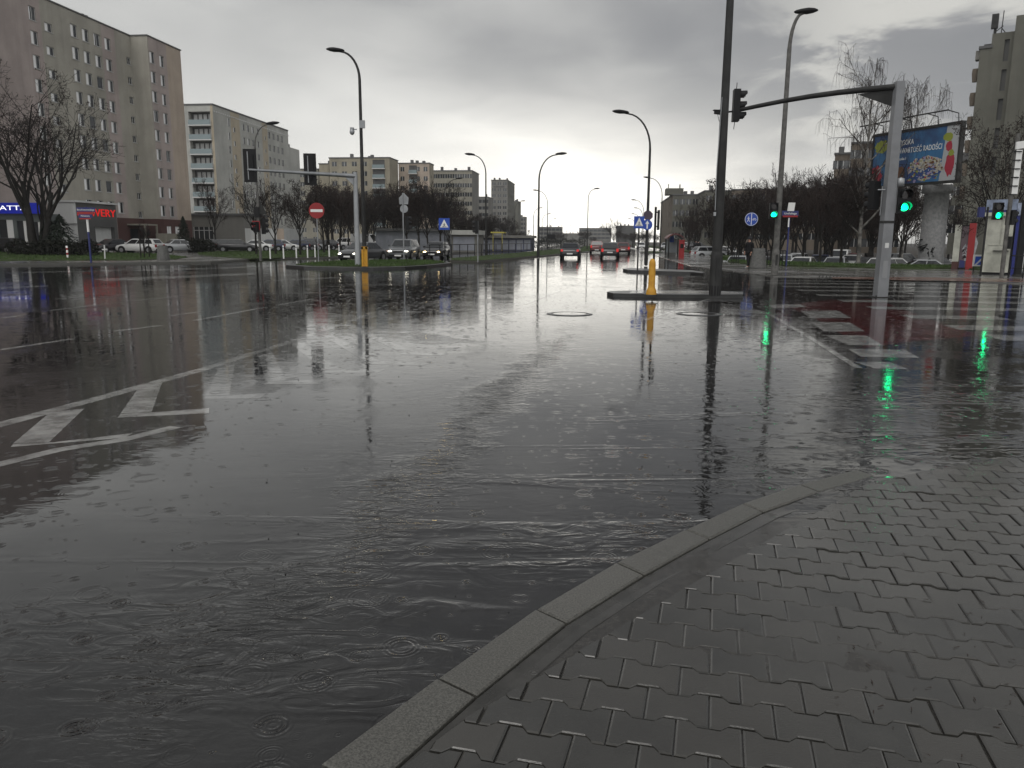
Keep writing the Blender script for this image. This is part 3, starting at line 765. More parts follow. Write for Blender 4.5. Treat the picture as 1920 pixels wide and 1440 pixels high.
# ---- pink-beige slab block on the left
P0 = Vector((-53.4, 95.6, 0))
blkA = thing('apartment_block', 'tall pink and beige slab block with rows of white windows behind the forked bare tree', 'apartment block', P0, -AV)
mb = MB(); zr = 28.3; YC, XW, YE = 15.66, 2.42, 24.1; Y0 = -42
rec = []; wins = []
def addw(y, zc_, w, h, face): wins.append((y, zc_, w, h, face))
for k in range(9):
    z = 26.1 - 2.56*k
    addw(-2.85, z + .1, 1.15, 1.45, 0)
    for y in (4.1, 6.25, 8.45, 10.6): addw(y, z, 1.25, 1.45, 0)
    addw(-.4, z - .75, 1.25, .95, 0); addw(15.0, 25.0 - 2.52*k, .95, .9, 0)
    addw(.95, 25.75 - 2.54*k, 1.25, 1.5, 1); addw(3.3, 25.75 - 2.54*k, 1.15, 1.5, 1)
addw(2.2, 2.6, 1.3, 1.5, 1); addw(4.4, 2.6, 1.3, 1.5, 1)
mA = [W['pink'], W['beige'], W['tan'], W['brick']]
def mfA(u, z):
    y = u + Y0
    if z < 4.3 and y > 9.5: return 3
    return 0 if (y < -1.6 or 9.4 < y < 12.2) else 1
facade(mb, (0, Y0, 0), (0, 1, 0), YC - Y0, zr, [(y-Y0-w/2, z-h/2, w, h) for y, z, w, h, f in wins if f == 0], .16, mfA, [Y0*-1-1.6, 9.4-Y0, 9.5-Y0, 12.2-Y0], [4.3])
facade(mb, (0, YC, 0), (1, 0, 0), XW, zr, [], .1, lambda u, z: 3 if z < 4.3 else 1, [], [4.3])
facade(mb, (XW, YC, 0), (0, 1, 0), YE - YC, zr, [(y-w/2, z-h/2, w, h) for y, z, w, h, f in wins if f == 1], .16, lambda u, z: 3 if z < 4.3 else (1 if u < 0.2 else 0 if u < 4.6 else 2), [.2, 4.6], [4.3])
mb.quad((XW, YE, 0), (-12, YE, 0), (-12, YE, zr), (XW, YE, zr), 2); mb.quad((-12, YE, 0), (-12, Y0, 0), (-12, Y0, zr), (-12, YE, zr), 1)
mb.quad((-12, Y0, 0), (0, Y0, 0), (0, Y0, zr), (-12, Y0, zr), 1)
mb.box(-8, 1.6, YE + .003, YE + 1.4, 0, 25.6, 2)
mb.build('wall', mA, blkA)
m = MB(); m.slab([(-12.1, Y0, 0), (.1, Y0, 0), (.1, YC-.1, 0), (XW+.1, YC-.1, 0), (XW+.1, YE+.1, 0), (-12.1, YE+.1, 0)], zr + .002, zr + .16)
for y in (-20, -2, 7.5, 8.2): m.box(-1.5, -1.0, y, y+.4, zr+.16, zr+.7)
m.build('roof', W['roofing'], blkA)
for y, z, w, h, f in wins:
    st = 'left' if h > 1 else ('thin' if w < 1 else 'left')
    if h > 1 and rb.random() < .25: st = rb.choice(['thin', 'one', 'left'])
    if w < 1: st = 'two'
    if f == 1 and z < 4: st = 'full'
    x = -.16 if f == 0 else XW - .16
    yy = y if f == 0 else YC + y
    window(blkA, (x, yy, z - h/2), R(90), w, h, st)
m = MB(); m.box(0.003, 2.6, 11.6, 14.6, 3.35, 3.55); m.box(2.4, 2.6, 11.6, 11.8, .1, 3.35); m.box(2.4, 2.6, 14.4, 14.6, .1, 3.35); m.build('entrance_canopy', W['sandy2'], blkA)
m = MB(); m.box(.004, .06, 12.2, 14.0, .1, 2.9); m.build('entrance_door', W['black'], blkA)
m = MB(); m.box(XW+.004, XW+1.6, YC-1.4, YC+1.8, .1, 2.3); m.build('low_porch', W['sandy2'], blkA)

# ---- blue-signed shop on the far left
p = P(-70, 440, 80); p.z = 0
shop = thing('shop_pavilion', 'low grey-green shop with a backlit blue sign band behind the forked tree', 'shop', p, -AV)
q = P(97, 402, 80); Wd = (Vector((q.x, q.y, 0)) - p).length
m = MB(); zs_ = P(40, 401, 80).z; zt = P(40, 381, 80).z
rects = [(Wd*.44, .4, 1.6, zs_-1.0), (Wd*.66, .6, 1.2, zs_-1.3), (Wd*.85, 1.1, .9, zs_-1.9)]
facade(m, (0, 0, 0), (1, 0, 0), Wd, zs_, rects, .15)
m.quad((Wd, 0, 0), (Wd, 2, 0), (Wd, 2, zs_), (Wd, 0, zs_)); m.quad((0, 9, 0), (0, 0, 0), (0, 0, zs_), (0, 9, zs_))
m.build('wall', mat('grey_green_render', (.10, .115, .11), .7, var=.2, vscale=.6), shop)
m = MB()
for r_ in rects: m.box(r_[0], r_[0]+r_[2], .10, .14, r_[1], r_[1]+r_[3], 0); m.box(r_[0]+r_[2]*.55, r_[0]+r_[2], .05, .10, r_[1], r_[1]+r_[3], 1)
m.build('window', [W['pane'], W['white']], shop)
m = MB(); m.box(-.1, Wd + .1, -.35, .05, zs_+.002, zt); m.build('sign_band', mat('lit_blue_sign', (.01, .02, .22), .4, emit=(.005, .012, .30), estr=.30), shop)
text('GATTA', .62, mat('lit_white_letters', (.9, .9, .9), .4, emit=(1, 1, 1), estr=.75), shop, (Wd*.62, -.36, (zs_+zt)/2), FRONT, sx=1.9)

# ---- grey annex with red lettering
ax0, az0 = on_plane(143, 400, P0 + R2*3.2, D2); ax1, _ = on_plane(218, 400, P0 + R2*3.2, D2)
_, azt = on_plane(180, 382, P0 + R2*3.2, D2); _, azb = on_plane(180, 417, P0 + R2*3.2, D2)
anx = thing('shop_annex', 'low grey shop annex with big red letters under its white roof edge', 'shop', P0 + R2*.01 + D2*ax0, -AV)
LA = ax1 - ax0
m = MB()
facade(m, (3.19, 0, 0), (0, 1, 0), LA, azt, [(LA*.42, .15, LA*.5, azb-.7)], .5, lambda u, z: 0)
m.quad((-.0, 0, 0), (3.19, 0, 0), (3.19, 0, azt), (0, 0, azt), 1); m.quad((3.19, LA, 0), (0, LA, 0), (0, LA, azt), (3.19, LA, azt), 0)
m.box(.2, 3.2, -.25, -.003, azb-.2, azt-.02, 1)
m.build('wall', [W['darkgrey'], W['white_r']], anx)
m = MB(); m.quad((2.68, LA*.42, .15), (2.68, LA*.92, .15), (2.68, LA*.92, azb-.55), (2.68, LA*.42, azb-.55)); m.build('shop_front', W['white_r'], anx)
m = MB(); m.box(-.0, 3.4, -.4, LA+.2, azt+.002, azt+.22); m.build('roof', W['white_r'], anx)
text('ROWERY', 1.25, mat('lit_red_letters', (.5, .01, .01), .4, emit=(1, .02, .015), estr=.30), anx, (3.21, LA*.49, (azt+azb)/2), SIDE, ext=.05, sx=1.4)

# ---- grey block with balconies
pB = P(398, 197, 157); zB = pB.z; pB.z = 0
blkB = thing('apartment_block', 'grey slab block with balconies stacked on its end wall, right of the pink block', 'apartment block', pB, -AV)
mb = MB(); WF = 11.0
pl0 = P(352, 300, 157); pl1 = P(393, 300, 157)
bx0 = -5.0; bx1 = -.55
recs = []
nf = 9; dz = 2.72
zb0 = zB - 1.1 - dz*nf
for k in range(nf): recs.append((WF + bx0, zb0 + dz*k + .25, bx1 - bx0, dz - .30))
facade(mb, (-WF, 0, 0), (1, 0, 0), WF, zB, recs, 1.2, lambda u, z: 1 if u > WF - .5 else 0, [WF-.5])
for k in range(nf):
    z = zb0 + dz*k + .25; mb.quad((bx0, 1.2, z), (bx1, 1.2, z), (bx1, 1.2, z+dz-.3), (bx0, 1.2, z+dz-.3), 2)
wB = []
for k in range(9):
    z = zB - 2.3 - 2.7*k
    wB.append((6.4, z+.1, .85, 1.5)); wB.append((8.7, z-1.1, .95, .95))
    for y in (13, 15.1, 17.4, 19.8, 25.7, 28.1, 30.5, 32.8): wB.append((y, z, 1.15, 1.4))
    wB.append((23.5, z-.9, .8, .8)); wB.append((37.0, z - 1.0, .8, .8))
TB = on_plane(540, 252, pB, D2)[0]; TE = on_plane(561, 281, pB, D2)[0]; zB2 = on_plane(550, 278, pB, D2)[1]
def mfB(u, z): return 1 if (7.3 < u < 11.2 or 22 < u < 24.8) else 0
wB = [w_ for w_ in wB if w_[1] > 5]
facade(mb, (0, 0, 0), (0, 1, 0), TB, zB, [(y-w/2, z-h/2, w, h) for y, z, w, h in wB], .14, mfB, [7.3, 11.2, 22, 24.8])
mb.box(-11, -.003, TB, TE, 0, zB2, 0); mb.quad((0, TB, zB2), (-11, TB, zB2), (-11, TB, zB), (0, TB, zB), 0); mb.quad((-WF, TB, 0), (-WF, 0, 0), (-WF, 0, zB), (-WF, TB, zB), 0)
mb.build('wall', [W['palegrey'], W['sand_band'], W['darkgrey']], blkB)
m = MB(); m.box(-WF-.1, .1, -.1, TB+.05, zB+.002, zB+.3)
for i in range(46):
    if i*.9 < TB: m.box(.003, .06, .4+i*.9, .85+i*.9, zB-1.15, zB-.9, 1)
m.build('roof', [W['roofing'], W['slabw']], blkB)
for i, (y, z, w, h) in enumerate(wB):
    st = rb.choice(['left', 'left', 'thin', 'two']) if h > 1 else 'left'
    plain = y > 24
    if plain: plain_window(blkB, (-.12, y, z-h/2), R(90), w, h)
    else: window(blkB, (-.14, y, z-h/2), R(90), w, h, st)
for k in range(nf):
    z = zb0 + dz*k
    m = MB(); m.box(bx0-.1, bx1+.1, -.32, -.003, z+.02, z+.22); o = m.build('balcony', W['slabw'], blkB)
    m = MB(); m.box(bx0, bx1, -.30, -.25, z+.24, z+1.15); m.build('parapet', W['glass_par'], o)
    m = MB()
    for j in range(4): m.box(bx0+.5+j*1.0, bx0+1.2+j*1.0, 1.12, 1.19, z+.5, z+2.3)
    m.build('window', W['frame'], o)
    plain_window(blkB, (-6.3, -.005, z+.9), 0, .7, 1.5)
# low dark wing at its foot
pa = P(342, 430, 128); pa.z = 0; zt = P(400, 404, 128).z; wa = (P(540, 430, 128) - P(342, 430, 128)).length
low = thing('low_wing', 'low dim single-storey building with a white-framed window strip at the foot of the grey block', 'building', pa, -AV)
m = MB(); facade(m, (0, 0, 0), (1, 0, 0), wa*.62, zt, [(1.9, 1.5, 3.4, 2.0)], .15); m.box(wa*.62+.003, wa, 0, 8, 0, zt*.62, 1)
m.quad((wa*.62, 0, 0), (wa*.62, 9, 0), (wa*.62, 9, zt), (wa*.62, 0, zt)); m.box(wa*.93, wa+.01, -.02, -.003, .3, zt*.62, 2)
m.build('wall', [W['greyb'], W['white_r'], W['tan']], low)
m = MB(); m.box(-.3, wa*.62+.3, -.4, 9, zt+.002, zt+.3); m.build('roof', W['roofing'], low)
m = MB(); m.box(1.9, 5.3, .10, .14, 1.5, 3.5, 0)
for x in (1.9, 2.75, 3.6, 4.45, 5.2): m.box(x, x+.1, .04, .099, 1.5, 3.5, 1)
m.box(1.9, 5.3, .03, .039, 2.9, 3.0, 1); m.build('window', [W['pane'], W['frame']], low)

# ---- other blocks: front wall facing the camera and a side wall along the avenue
def block(name, label, px0, px1, pytop, depth, pxs=None, cols=0, rows=0, wm='greyb', side_m=None, sc=0, base=0.0, win=(1.3, 1.3), left=False, dlen=14, extras=None, balc=None, vh=2.75, cat='apartment block', top0=1.6, rz=None):
    a = P(px0, pytop, depth); zt = a.z; b = P(px1, pytop, depth); Wd = (Vector((b.x, b.y, 0)) - Vector((a.x, a.y, 0))).length
    rz = -AV if rz is None else rz
    if rz != -AV: Wd = on_plane(px1, pytop, Vector((a.x, a.y, 0)), Vector((math.cos(rz), math.sin(rz), 0)))[0]
    root = thing(name, label, cat, (a.x, a.y, base), rz)
    H_ = zt - base
    L_ = dlen
    if pxs is not None:
        c0 = Vector((a.x, a.y, 0)) + R2*Wd if not left else Vector((a.x, a.y, 0))
        L_ = on_plane(pxs, pytop, c0, D2)[0]
        if L_ < 1 or L_ > 80: L_ = 14
    mb = MB(); w, h = win
    wl = []
    if cols:
        for k in range(rows):
            for j in range(cols):
                x = Wd*(j+.5)/cols; z = H_ - top0 - vh*k
                if z - h/2 < .6: continue
                if balc and balc[0]*Wd < x < balc[1]*Wd: continue
                wl.append((x, z, 'f'))
    sl = []
    if sc:
        for k in range(rows):
            for j in range(sc):
                y = L_*(j+.5)/sc; z = H_ - top0 - vh*k
                if z - h/2 > .6: sl.append((y, z))
    brec = []
    if balc:
        for k in range(rows):
            z = H_ - top0 - vh*k - 1.2
            if z > .5: brec.append((balc[0]*Wd, z, (balc[1]-balc[0])*Wd, 2.3))
    facade(mb, (0, 0, 0), (1, 0, 0), Wd, H_, [(x-w/2, z-h/2, w, h) for x, z, _ in wl] + brec, .15)
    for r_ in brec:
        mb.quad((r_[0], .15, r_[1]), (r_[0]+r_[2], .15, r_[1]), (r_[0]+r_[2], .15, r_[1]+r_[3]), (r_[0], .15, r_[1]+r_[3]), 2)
    mt = 1
    if left:
        facade(mb, (0, L_, 0), (0, -1, 0), L_, H_, [(L_-y-w/2, z-h/2, w, h) for y, z in sl], .15, lambda u, z: 1)
        mb.quad((Wd, 0, 0), (Wd, L_, 0), (Wd, L_, H_), (Wd, 0, H_), 1)
    else:
        facade(mb, (Wd, 0, 0), (0, 1, 0), L_, H_, [(y-w/2, z-h/2, w, h) for y, z in sl], .15, lambda u, z: 1)
        mb.quad((0, L_, 0), (0, 0, 0), (0, 0, H_), (0, L_, H_), 1)
    mb.quad((Wd, L_, 0), (0, L_, 0), (0, L_, H_), (Wd, L_, H_), 1)
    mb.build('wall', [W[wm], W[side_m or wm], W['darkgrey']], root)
    m = MB(); m.box(-.15, Wd+.15, -.15, L_+.15, H_+.002, H_+.3)
    rr = random.Random(int(px0))
    for i in range(3): x = rr.uniform(.1, .9)*Wd; m.box(x, x+.8, 2, 3, H_+.3, H_+.3+rr.uniform(.5, 1.3))
    m.build('roof', W['roofing'], root)
    for x, z, _ in wl: plain_window(root, (x, .12, z-h/2), 0, w, h)
    for y, z in sl:
        if left: plain_window(root, (.12, y, z-h/2), R(-90), w, h)
        else: plain_window(root, (Wd-.12, y, z-h/2), R(90), w, h)
    if balc:
        for r_ in brec:
            m = MB(); m.box(r_[0]-.1, r_[0]+r_[2]+.1, -.6, -.003, r_[1]-.25, r_[1]-.05, 0); m.box(r_[0], r_[0]+r_[2], -.58, -.52, r_[1]-.04, r_[1]+.95, 1)
            m.build('balcony', [W['slabw'], W['glass_par']], root)
    return root, Wd, L_, H_
block('apartment_block', 'low left end of the sandy stepped block, half hidden behind the traffic signal arm', 556, 598, 318, 246, wm='sandy2', cols=2, rows=8, dlen=12)
block('apartment_block', 'narrow step of the sandy block, second highest, left of its tallest part', 598, 617, 308, 243, wm='sandy', dlen=12)
block('apartment_block', 'sandy block with recessed balconies directly behind the camera lamp post', 617, 733, 297, 235, 746, cols=6, rows=8, wm='sandy', side_m='sandy', balc=(.72, .92), win=(1.5, 1.3))
block('apartment_block', 'orange-sandy block with a pale strip, between the balcony block and the long grey-sand block', 747, 806, 307, 242, 813, cols=4, rows=8, wm='tan', side_m='sandy', balc=(.34, .60), win=(1.2, 1.3))
block('apartment_block', 'long grey-sand block with rows of small windows, its right corner against bright sky', 811, 886, 321, 262, cols=8, rows=8, wm='sandy2', side_m='greyb', win=(1.5, 1.3), vh=2.9)
block('apartment_block', 'flat-topped lower grey block between the sand block and the tall dark tower', 884, 916, 370, 335, cols=4, rows=7, wm='greyb', win=(1.8, 1.3))
twr = block('tower_block', 'tall dark grey tower block standing alone left of the bright gap in the clouds', 921, 952, 338, 380, 965, cols=3, rows=11, wm='greyb', side_m='olive', sc=5, win=(1.6, 1.3))
m = MB(); m.box(1.2, twr[1]*.8, -.05, -.003, twr[3]-3.3, twr[3]-2.6); m.build('dark_strip', W['darkgrey'], twr[0])
block('tower_block', 'second grey tower showing as a narrow strip behind the tall dark tower', 955, 972, 378, 450, wm='olive')
block('tower_block', 'smallest grey tower at the right end of the left skyline', 969, 984, 407, 520, cols=3, rows=7, wm='greyb', win=(2, 1.5))
block('apartment_block', 'far grey flat-roofed block under the row of distant lamps', 1008, 1053, 426, 560, cols=6, rows=4, wm='greyb', win=(3, 1.6))
block('apartment_block', 'lowest hazy grey block on the horizon left of the lone lamp', 1050, 1100, 438, 640, wm='greyb')
block('apartment_block', 'wide hazy grey block on the horizon behind the red car', 1086, 1146, 428, 600, cols=8, rows=3, wm='greyb', win=(3, 1.5))
block('apartment_block', 'hazy dark block on the horizon behind the crossing signs', 1156, 1192, 424, 430, wm='darkgrey')
bI = block('apartment_block', 'olive-grey block with a rooftop box behind the bus shelter', 1262, 1345, 366, 200, 1240, cols=7, rows=8, wm='olive', side_m='brown', left=True, sc=2, win=(1.3, 1.3))
m = MB(); m.box(-1.5, 2.8, 3, 8, bI[3]+.31, bI[3]+1.9); m.box(-1, -.8, 4, 4.2, bI[3]+1.9, bI[3]+3); m.box(1.8, 2.1, 4, 4.2, bI[3]+1.9, bI[3]+2.9); m.build('rooftop_box', W['olive'], bI[0])
block('apartment_block', 'dark end of the olive-grey block just left of the tall bare pole', 1322, 1384, 359, 185, wm='olive', cols=4, rows=7)
block('apartment_block', 'long dark low-lit block hidden behind the trees right of the tall bare pole', 1372, 1570, 357, 175, cols=12, rows=7, wm='brown', win=(1.6, 1.3), rz=-.3)
bK = block('apartment_block', 'brown block with stepped roofline behind the weeping birch', 1566, 1600, 290, 130, cols=3, rows=8, wm='brown', win=(1.3, 1.3), rz=-.42)
block('apartment_block', 'brown block, the higher part directly behind the billboard', 1598, 1700, 270, 128, cols=8, rows=8, wm='brown', win=(1.3, 1.3), rz=-.42)
block('apartment_block', 'dim low block between the billboard and the grey tower on the right', 1792, 1845, 302, 120, cols=4, rows=5, wm='olive', rz=-.55)
# tall tower on the right
zt0 = P(1860, 96, 98)
TR = -.60
L0 = block('tower_block', 'tall olive-grey tower at the right edge with scalloped balconies and a rooftop antenna', 1838, 1858, 92, 98, wm='olive', dlen=14, rz=TR)
r0, w0, l0, h0 = L0
hh = P(1857, 66, 98).z; b2 = P(1906, 58, 98); b3 = P(2010, 45, 98)
ut = Vector((math.cos(TR), math.sin(TR), 0)); wx = on_plane(1904, 60, r0.location, ut)[0]; wx3 = on_plane(2010, 60, r0.location, ut)[0]
m = MB(); rc = [(wx - w0 - .95, 22.6 - i*3.3, .5, 2.4) for i in range(5)]
facade(m, (w0+.003, -.02, 0), (1, 0, 0), wx-w0, hh, rc, .3); m.quad((w0+.003, 14, 0), (w0+.003, 0, 0), (w0+.003, 0, hh), (w0+.003, 14, hh))
m.box(wx+.004, wx3, -1.2, 14, 0, hh + 1.4); m.quad((w0, 0, hh), (wx, 0, hh), (wx, 14, hh), (w0, 14, hh))
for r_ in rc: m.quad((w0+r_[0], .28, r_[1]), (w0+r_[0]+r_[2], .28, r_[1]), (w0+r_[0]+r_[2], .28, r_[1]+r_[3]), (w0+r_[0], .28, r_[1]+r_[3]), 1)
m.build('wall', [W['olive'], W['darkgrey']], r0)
for i in range(9):
    z = h0 - 2.0 - 2.75*i; m = MB()
    m.tube([(-.30, 1.2, z-1.5), (-.30, 1.2, z-.5), (-.30, 1.2, z)], [.30, .42, .38], 12); m.build('balcony', W['brown'], r0)
m = MB(); m.box(-.45, .35, 0.3, 1.5, h0-1.1, h0-.1); m.build('balcony', W['greyb'], r0)
ax = P(1868, 66, 98).x - r0.location.x
m = MB(); x0 = on_plane(1864, 50, r0.location, ut)[0] - .3
m.tube([(x0+.3, 2, hh), (x0+.3, 2, hh+1.4)], .16, 8); m.box(x0-.15, x0+.55, 1.7, 2.3, hh+1.0, hh+2.6); m.tube([(x0+.95, 2, hh), (x0+1.0, 2, hh+2.9)], .05, 6)
m.tube([(x0+.2, 2, hh+.5), (x0+1.1, 2, hh+1.2)], .05, 6); m.tube([(x0+1.0, 2, hh+.9), (x0+1.6, 2, hh+.1)], .05, 6); m.build('antenna', W['steeldark'], r0)

# ---- market pavilions on the left behind the waiting cars
def pavilion(label, px0, px1, pyt, pyb, depth, wm, roofm, npan, sign=None):
    a = P(px0, pyt, depth); b = P(px1, pyt, depth); z1 = a.z; Wd = (Vector((b.x, b.y, 0)) - Vector((a.x, a.y, 0))).length
    zf = P(px0, pyb, depth).z
    t = thing('market_pavilion', label, 'pavilion', (a.x, a.y, 0), -AV, 'low pavilions along the left pavement')
    m = MB(); m.box(0, Wd, 0, 6, .05, zf); m.build('wall', W[wm], t)
    m = MB(); m.box(-.3, Wd+.3, -.5, 6.3, zf+.002, z1); m.build('fascia', W[roofm], t)
    for j in range(npan):
        x = Wd*(j+.08)/npan; m = MB(); m.box(x, x+Wd*.84/npan, -.06, -.003, .3, zf-.25); m.build('shutter', W['shut'], t)
    return t, Wd, zf, z1
W['shut'] = mat('grey_roller_shutter', (.21, .22, .25), .5, var=.2, vscale=1); W['bluegrey'] = mat('blue_grey_wall', (.05, .055, .10), .6, var=.3, vscale=.8)
t_, wd_, zf_, z1_ = pavilion('long grey pavilion with shutters and a lettered fascia behind the three waiting cars', 704, 838, 428, 433, 108, 'shut', 'darkgrey', 5)
text('OD', .62, W['black'], t_, (wd_*.32, -.52, (zf_+z1_)/2+.05), FRONT, sx=1.2)
pavilion('small pavilion with a pale fascia right of the pedestrian crossing sign', 846, 894, 431.5, 440, 104, 'greyb', 'palegrey', 1)
pavilion('longest blue-grey pavilion with a row of shutters running towards the dark tower', 899, 996, 441, 446, 118, 'bluegrey', 'greyb', 7)
m = MB(); a = P(920, 437, 112); m.slab([(0, 0, 0), (1.9, .1, 0), (1.9, 2.5, 0), (0, 2.5, 0)], 0, .18); m.tube([(.3, .3, -2.5), (.3, .3, 0)], .05, 6); m.tube([(1.6, .3, -2.5), (1.6, .3, 0)], .05, 6)
tag(m.build('awning', mat('yellow_awning', (.42, .36, .06), .6), None, (a.x, a.y, a.z), -AV), 'yellow flat awning standing over the front of the longest blue-grey pavilion', 'awning')
# ================================================================== STREET FURNITURE
def V(*a): return Vector(a)
def lamp(label, base, head, group='street lamps along the avenue', cols='steeldark', r=.10, boxes=False, vis=True, ad=None):
    t = thing('street_lamp', label, 'street lamp', base, 0, group)
    h = head - base; H_ = h.z; dirx = Vector((h.x, h.y, 0)); Ld = max(dirx.length, .3)
    bend = max(1.6, min(3.2, Ld * 1.15)); zb = H_ - bend
    pts = [V(0, 0, 0), V(0, 0, zb*.5), V(0, 0, zb)]
    for i in range(1, 9):
        a = i / 8 * math.pi / 2 * .97
        k = 1 - math.cos(a); pts.append(dirx * (k * .80) + V(0, 0, zb + bend * math.sin(a) * .97))
    pts.append(dirx * .92 + V(0, 0, H_ - .02))
    rad = [r, r*.82, r*.66] + [r*.6 - i*r*.022 for i in range(1, 9)] + [r*.38]
    m = MB(); m.tube(pts, rad, 10); m.build('pole', W[cols], t)
    m = MB(); m.tube([V(0, 0, 0), V(0, 0, 1.1), V(0, 0, 1.2)], [r*1.14, r*1.14, r*1.0], 12); m.build('base_sleeve', W[cols], t)
    if base.y < 90:
        m = MB(); m.box(-.05, .05, -r*1.22, -r*1.06, .45, .95); m.build('access_door', W['steeldark'], t)
    u = dirx.normalized(); m = MB()
    n = 12; prof = [(-.62, .02, .02), (-.52, .09, .07), (-.25, .15, .11), (.1, .19, .13), (.4, .15, .10), (.58, .07, .05), (.64, .02, .02)]
    side = V(-u.y, u.x, 0); vs_ = []
    for d, w_, hh in prof:
        for k in range(n):
            a = 2*math.pi*k/n; vs_.append(dirx + u*(d*.85) + side*(w_*1.25*math.cos(a)) + V(0, 0, H_ + hh*math.sin(a) + .05 + d*.06))
    m.add(vs_, [(i*n+k, i*n+(k+1) % n, (i+1)*n+(k+1) % n, (i+1)*n+k) for i in range(len(prof)-1) for k in range(n)], 0, True)
    m.build('lamp_head', W['black'], t)
    return t
def lamp_px(label, base, head, depth=None, **kw):
    if depth is None: b = G(base[0], base[1], .05)
    else:
        b = P(base[0], base[1], depth); b.z = 0.05
    hd = P(head[0], head[1], b.y); return lamp(label, b, hd, **kw)
lt1 = lamp_px('tall lamp post with a camera and a grey box, rising from the left grass island', (684, 497), (629, 95), r=.13)
lamp_px('thin lamp post in front of the grey balcony block, curving right behind the traffic arm', (489, 485), (511, 232), cols='concpole', r=.09)
lamp_px('lamp post curving left, just left of the tall dark tower', (911, 479), (881, 290), r=.10)
lamp_px('lamp post curving right, tallest of the centre row, right of the dark tower', (1009, 482.5), (1052, 289), r=.12)
far_l_ = [((1026, 460), (1004, 357), 153, 'lamp post curving left, second behind the tallest of the centre row'), ((965, 460), (981, 377), 190, 'lamp post curving right in front of the tall dark tower edge'),
          ((1101, 458), (1119, 354), 147, 'lone lamp post curving right in the middle of the avenue'), ((834, 455), (861, 335), 122, 'lamp post curving right behind the pedestrian crossing sign'),
          ((1000, 455), (1014, 390), 232, 'far lamp, nearest of the row shrinking towards the bright horizon'), ((1016, 455), (1030, 401), 285, 'far lamp, second of the row shrinking towards the bright horizon'),
          ((1030, 455), (1041, 410), 345, 'far lamp, third of the row shrinking towards the bright horizon'), ((1051, 455), (1061, 418), 420, 'far lamp, fourth of the row shrinking towards the bright horizon'), ((1062, 455), (1070, 423), 490, 'far lamp, last of the row shrinking towards the bright horizon'),
          ((1238, 457), (1213, 333), 120, 'lamp post curving left, second in the right row, before the olive block'), ((1205, 456), (1188, 375), 185, 'small far lamp curving left, third in the right row'),
          ((1203, 456), (1192, 390), 230, 'small far lamp curving left, fourth in the right row'), ((1198, 456), (1187, 401), 282, 'small far lamp curving left, fifth in the right row'), ((1189, 456), (1180, 410), 338, 'smallest far lamp curving left at the end of the right row')]
for b, h, d, lb in far_l_: lamp_px(lb, b, h, d, r=.10 if d < 200 else .13)
lamp_px('lamp post curving left above the blue arrow sign', (1211, 497), (1164, 211), r=.11, cols='steeldark')
lrb = lamp_px('tall weathered lamp post with a large head, carrying a green cycle signal', (1452, 515.5), (1511, 23), r=.15, cols='concpole')
# pole on the island that runs out of the picture
b = G(1340, 554.5, .10); top = P(1366.5, -40, b.y); hd = top + V(-1.6, 1.0, 1.9)
tp = lamp('tallest dark pole rising out of the top of the picture from the black-kerbed island', b, hd, r=.145)
m = MB(); m.tube([V(-.13, -.08, 2.3), V(-.14, -.08, 3.4), V(-.10, -.08, 5.2)], .012, 6); m.obox((-.14, -.09, 2.2), (.03, 0, 0), (0, .03, 0), (0, 0, .05)); m.build('cable', W['steel'], tp)
m = MB(); m.box(-.05, .05, -.175, -.14, .5, 1.05); m.build('hatch', W['steeldark'], tp)
m = MB(); m.tube([V(0, 0, .0), V(0, 0, .28)], .165, 14); m.build('base_collar', W['black'], tp)
# box and camera on the left lamp post
hb = lt1.location; q = P(672, 233, hb.y) - hb
m = MB(); m.obox(q + V(.22, 0, 0), (.16, 0, 0), (0, .1, 0), (0, 0, .22)); m.build('control_box', W['steel'], lt1)
q = P(663, 246, hb.y) - hb
m = MB(); m.ell(q + V(-.08, -.05, -.04), .15, .15, .19); m.obox(q + V(.06, 0, .1), (.14, 0, 0), (0, .03, 0), (0, 0, .03)); m.tube([q + V(-.08, -.05, .2), q + V(-.08, -.05, .1)], .12, 10); m.build('camera', W['steel'], lt1)

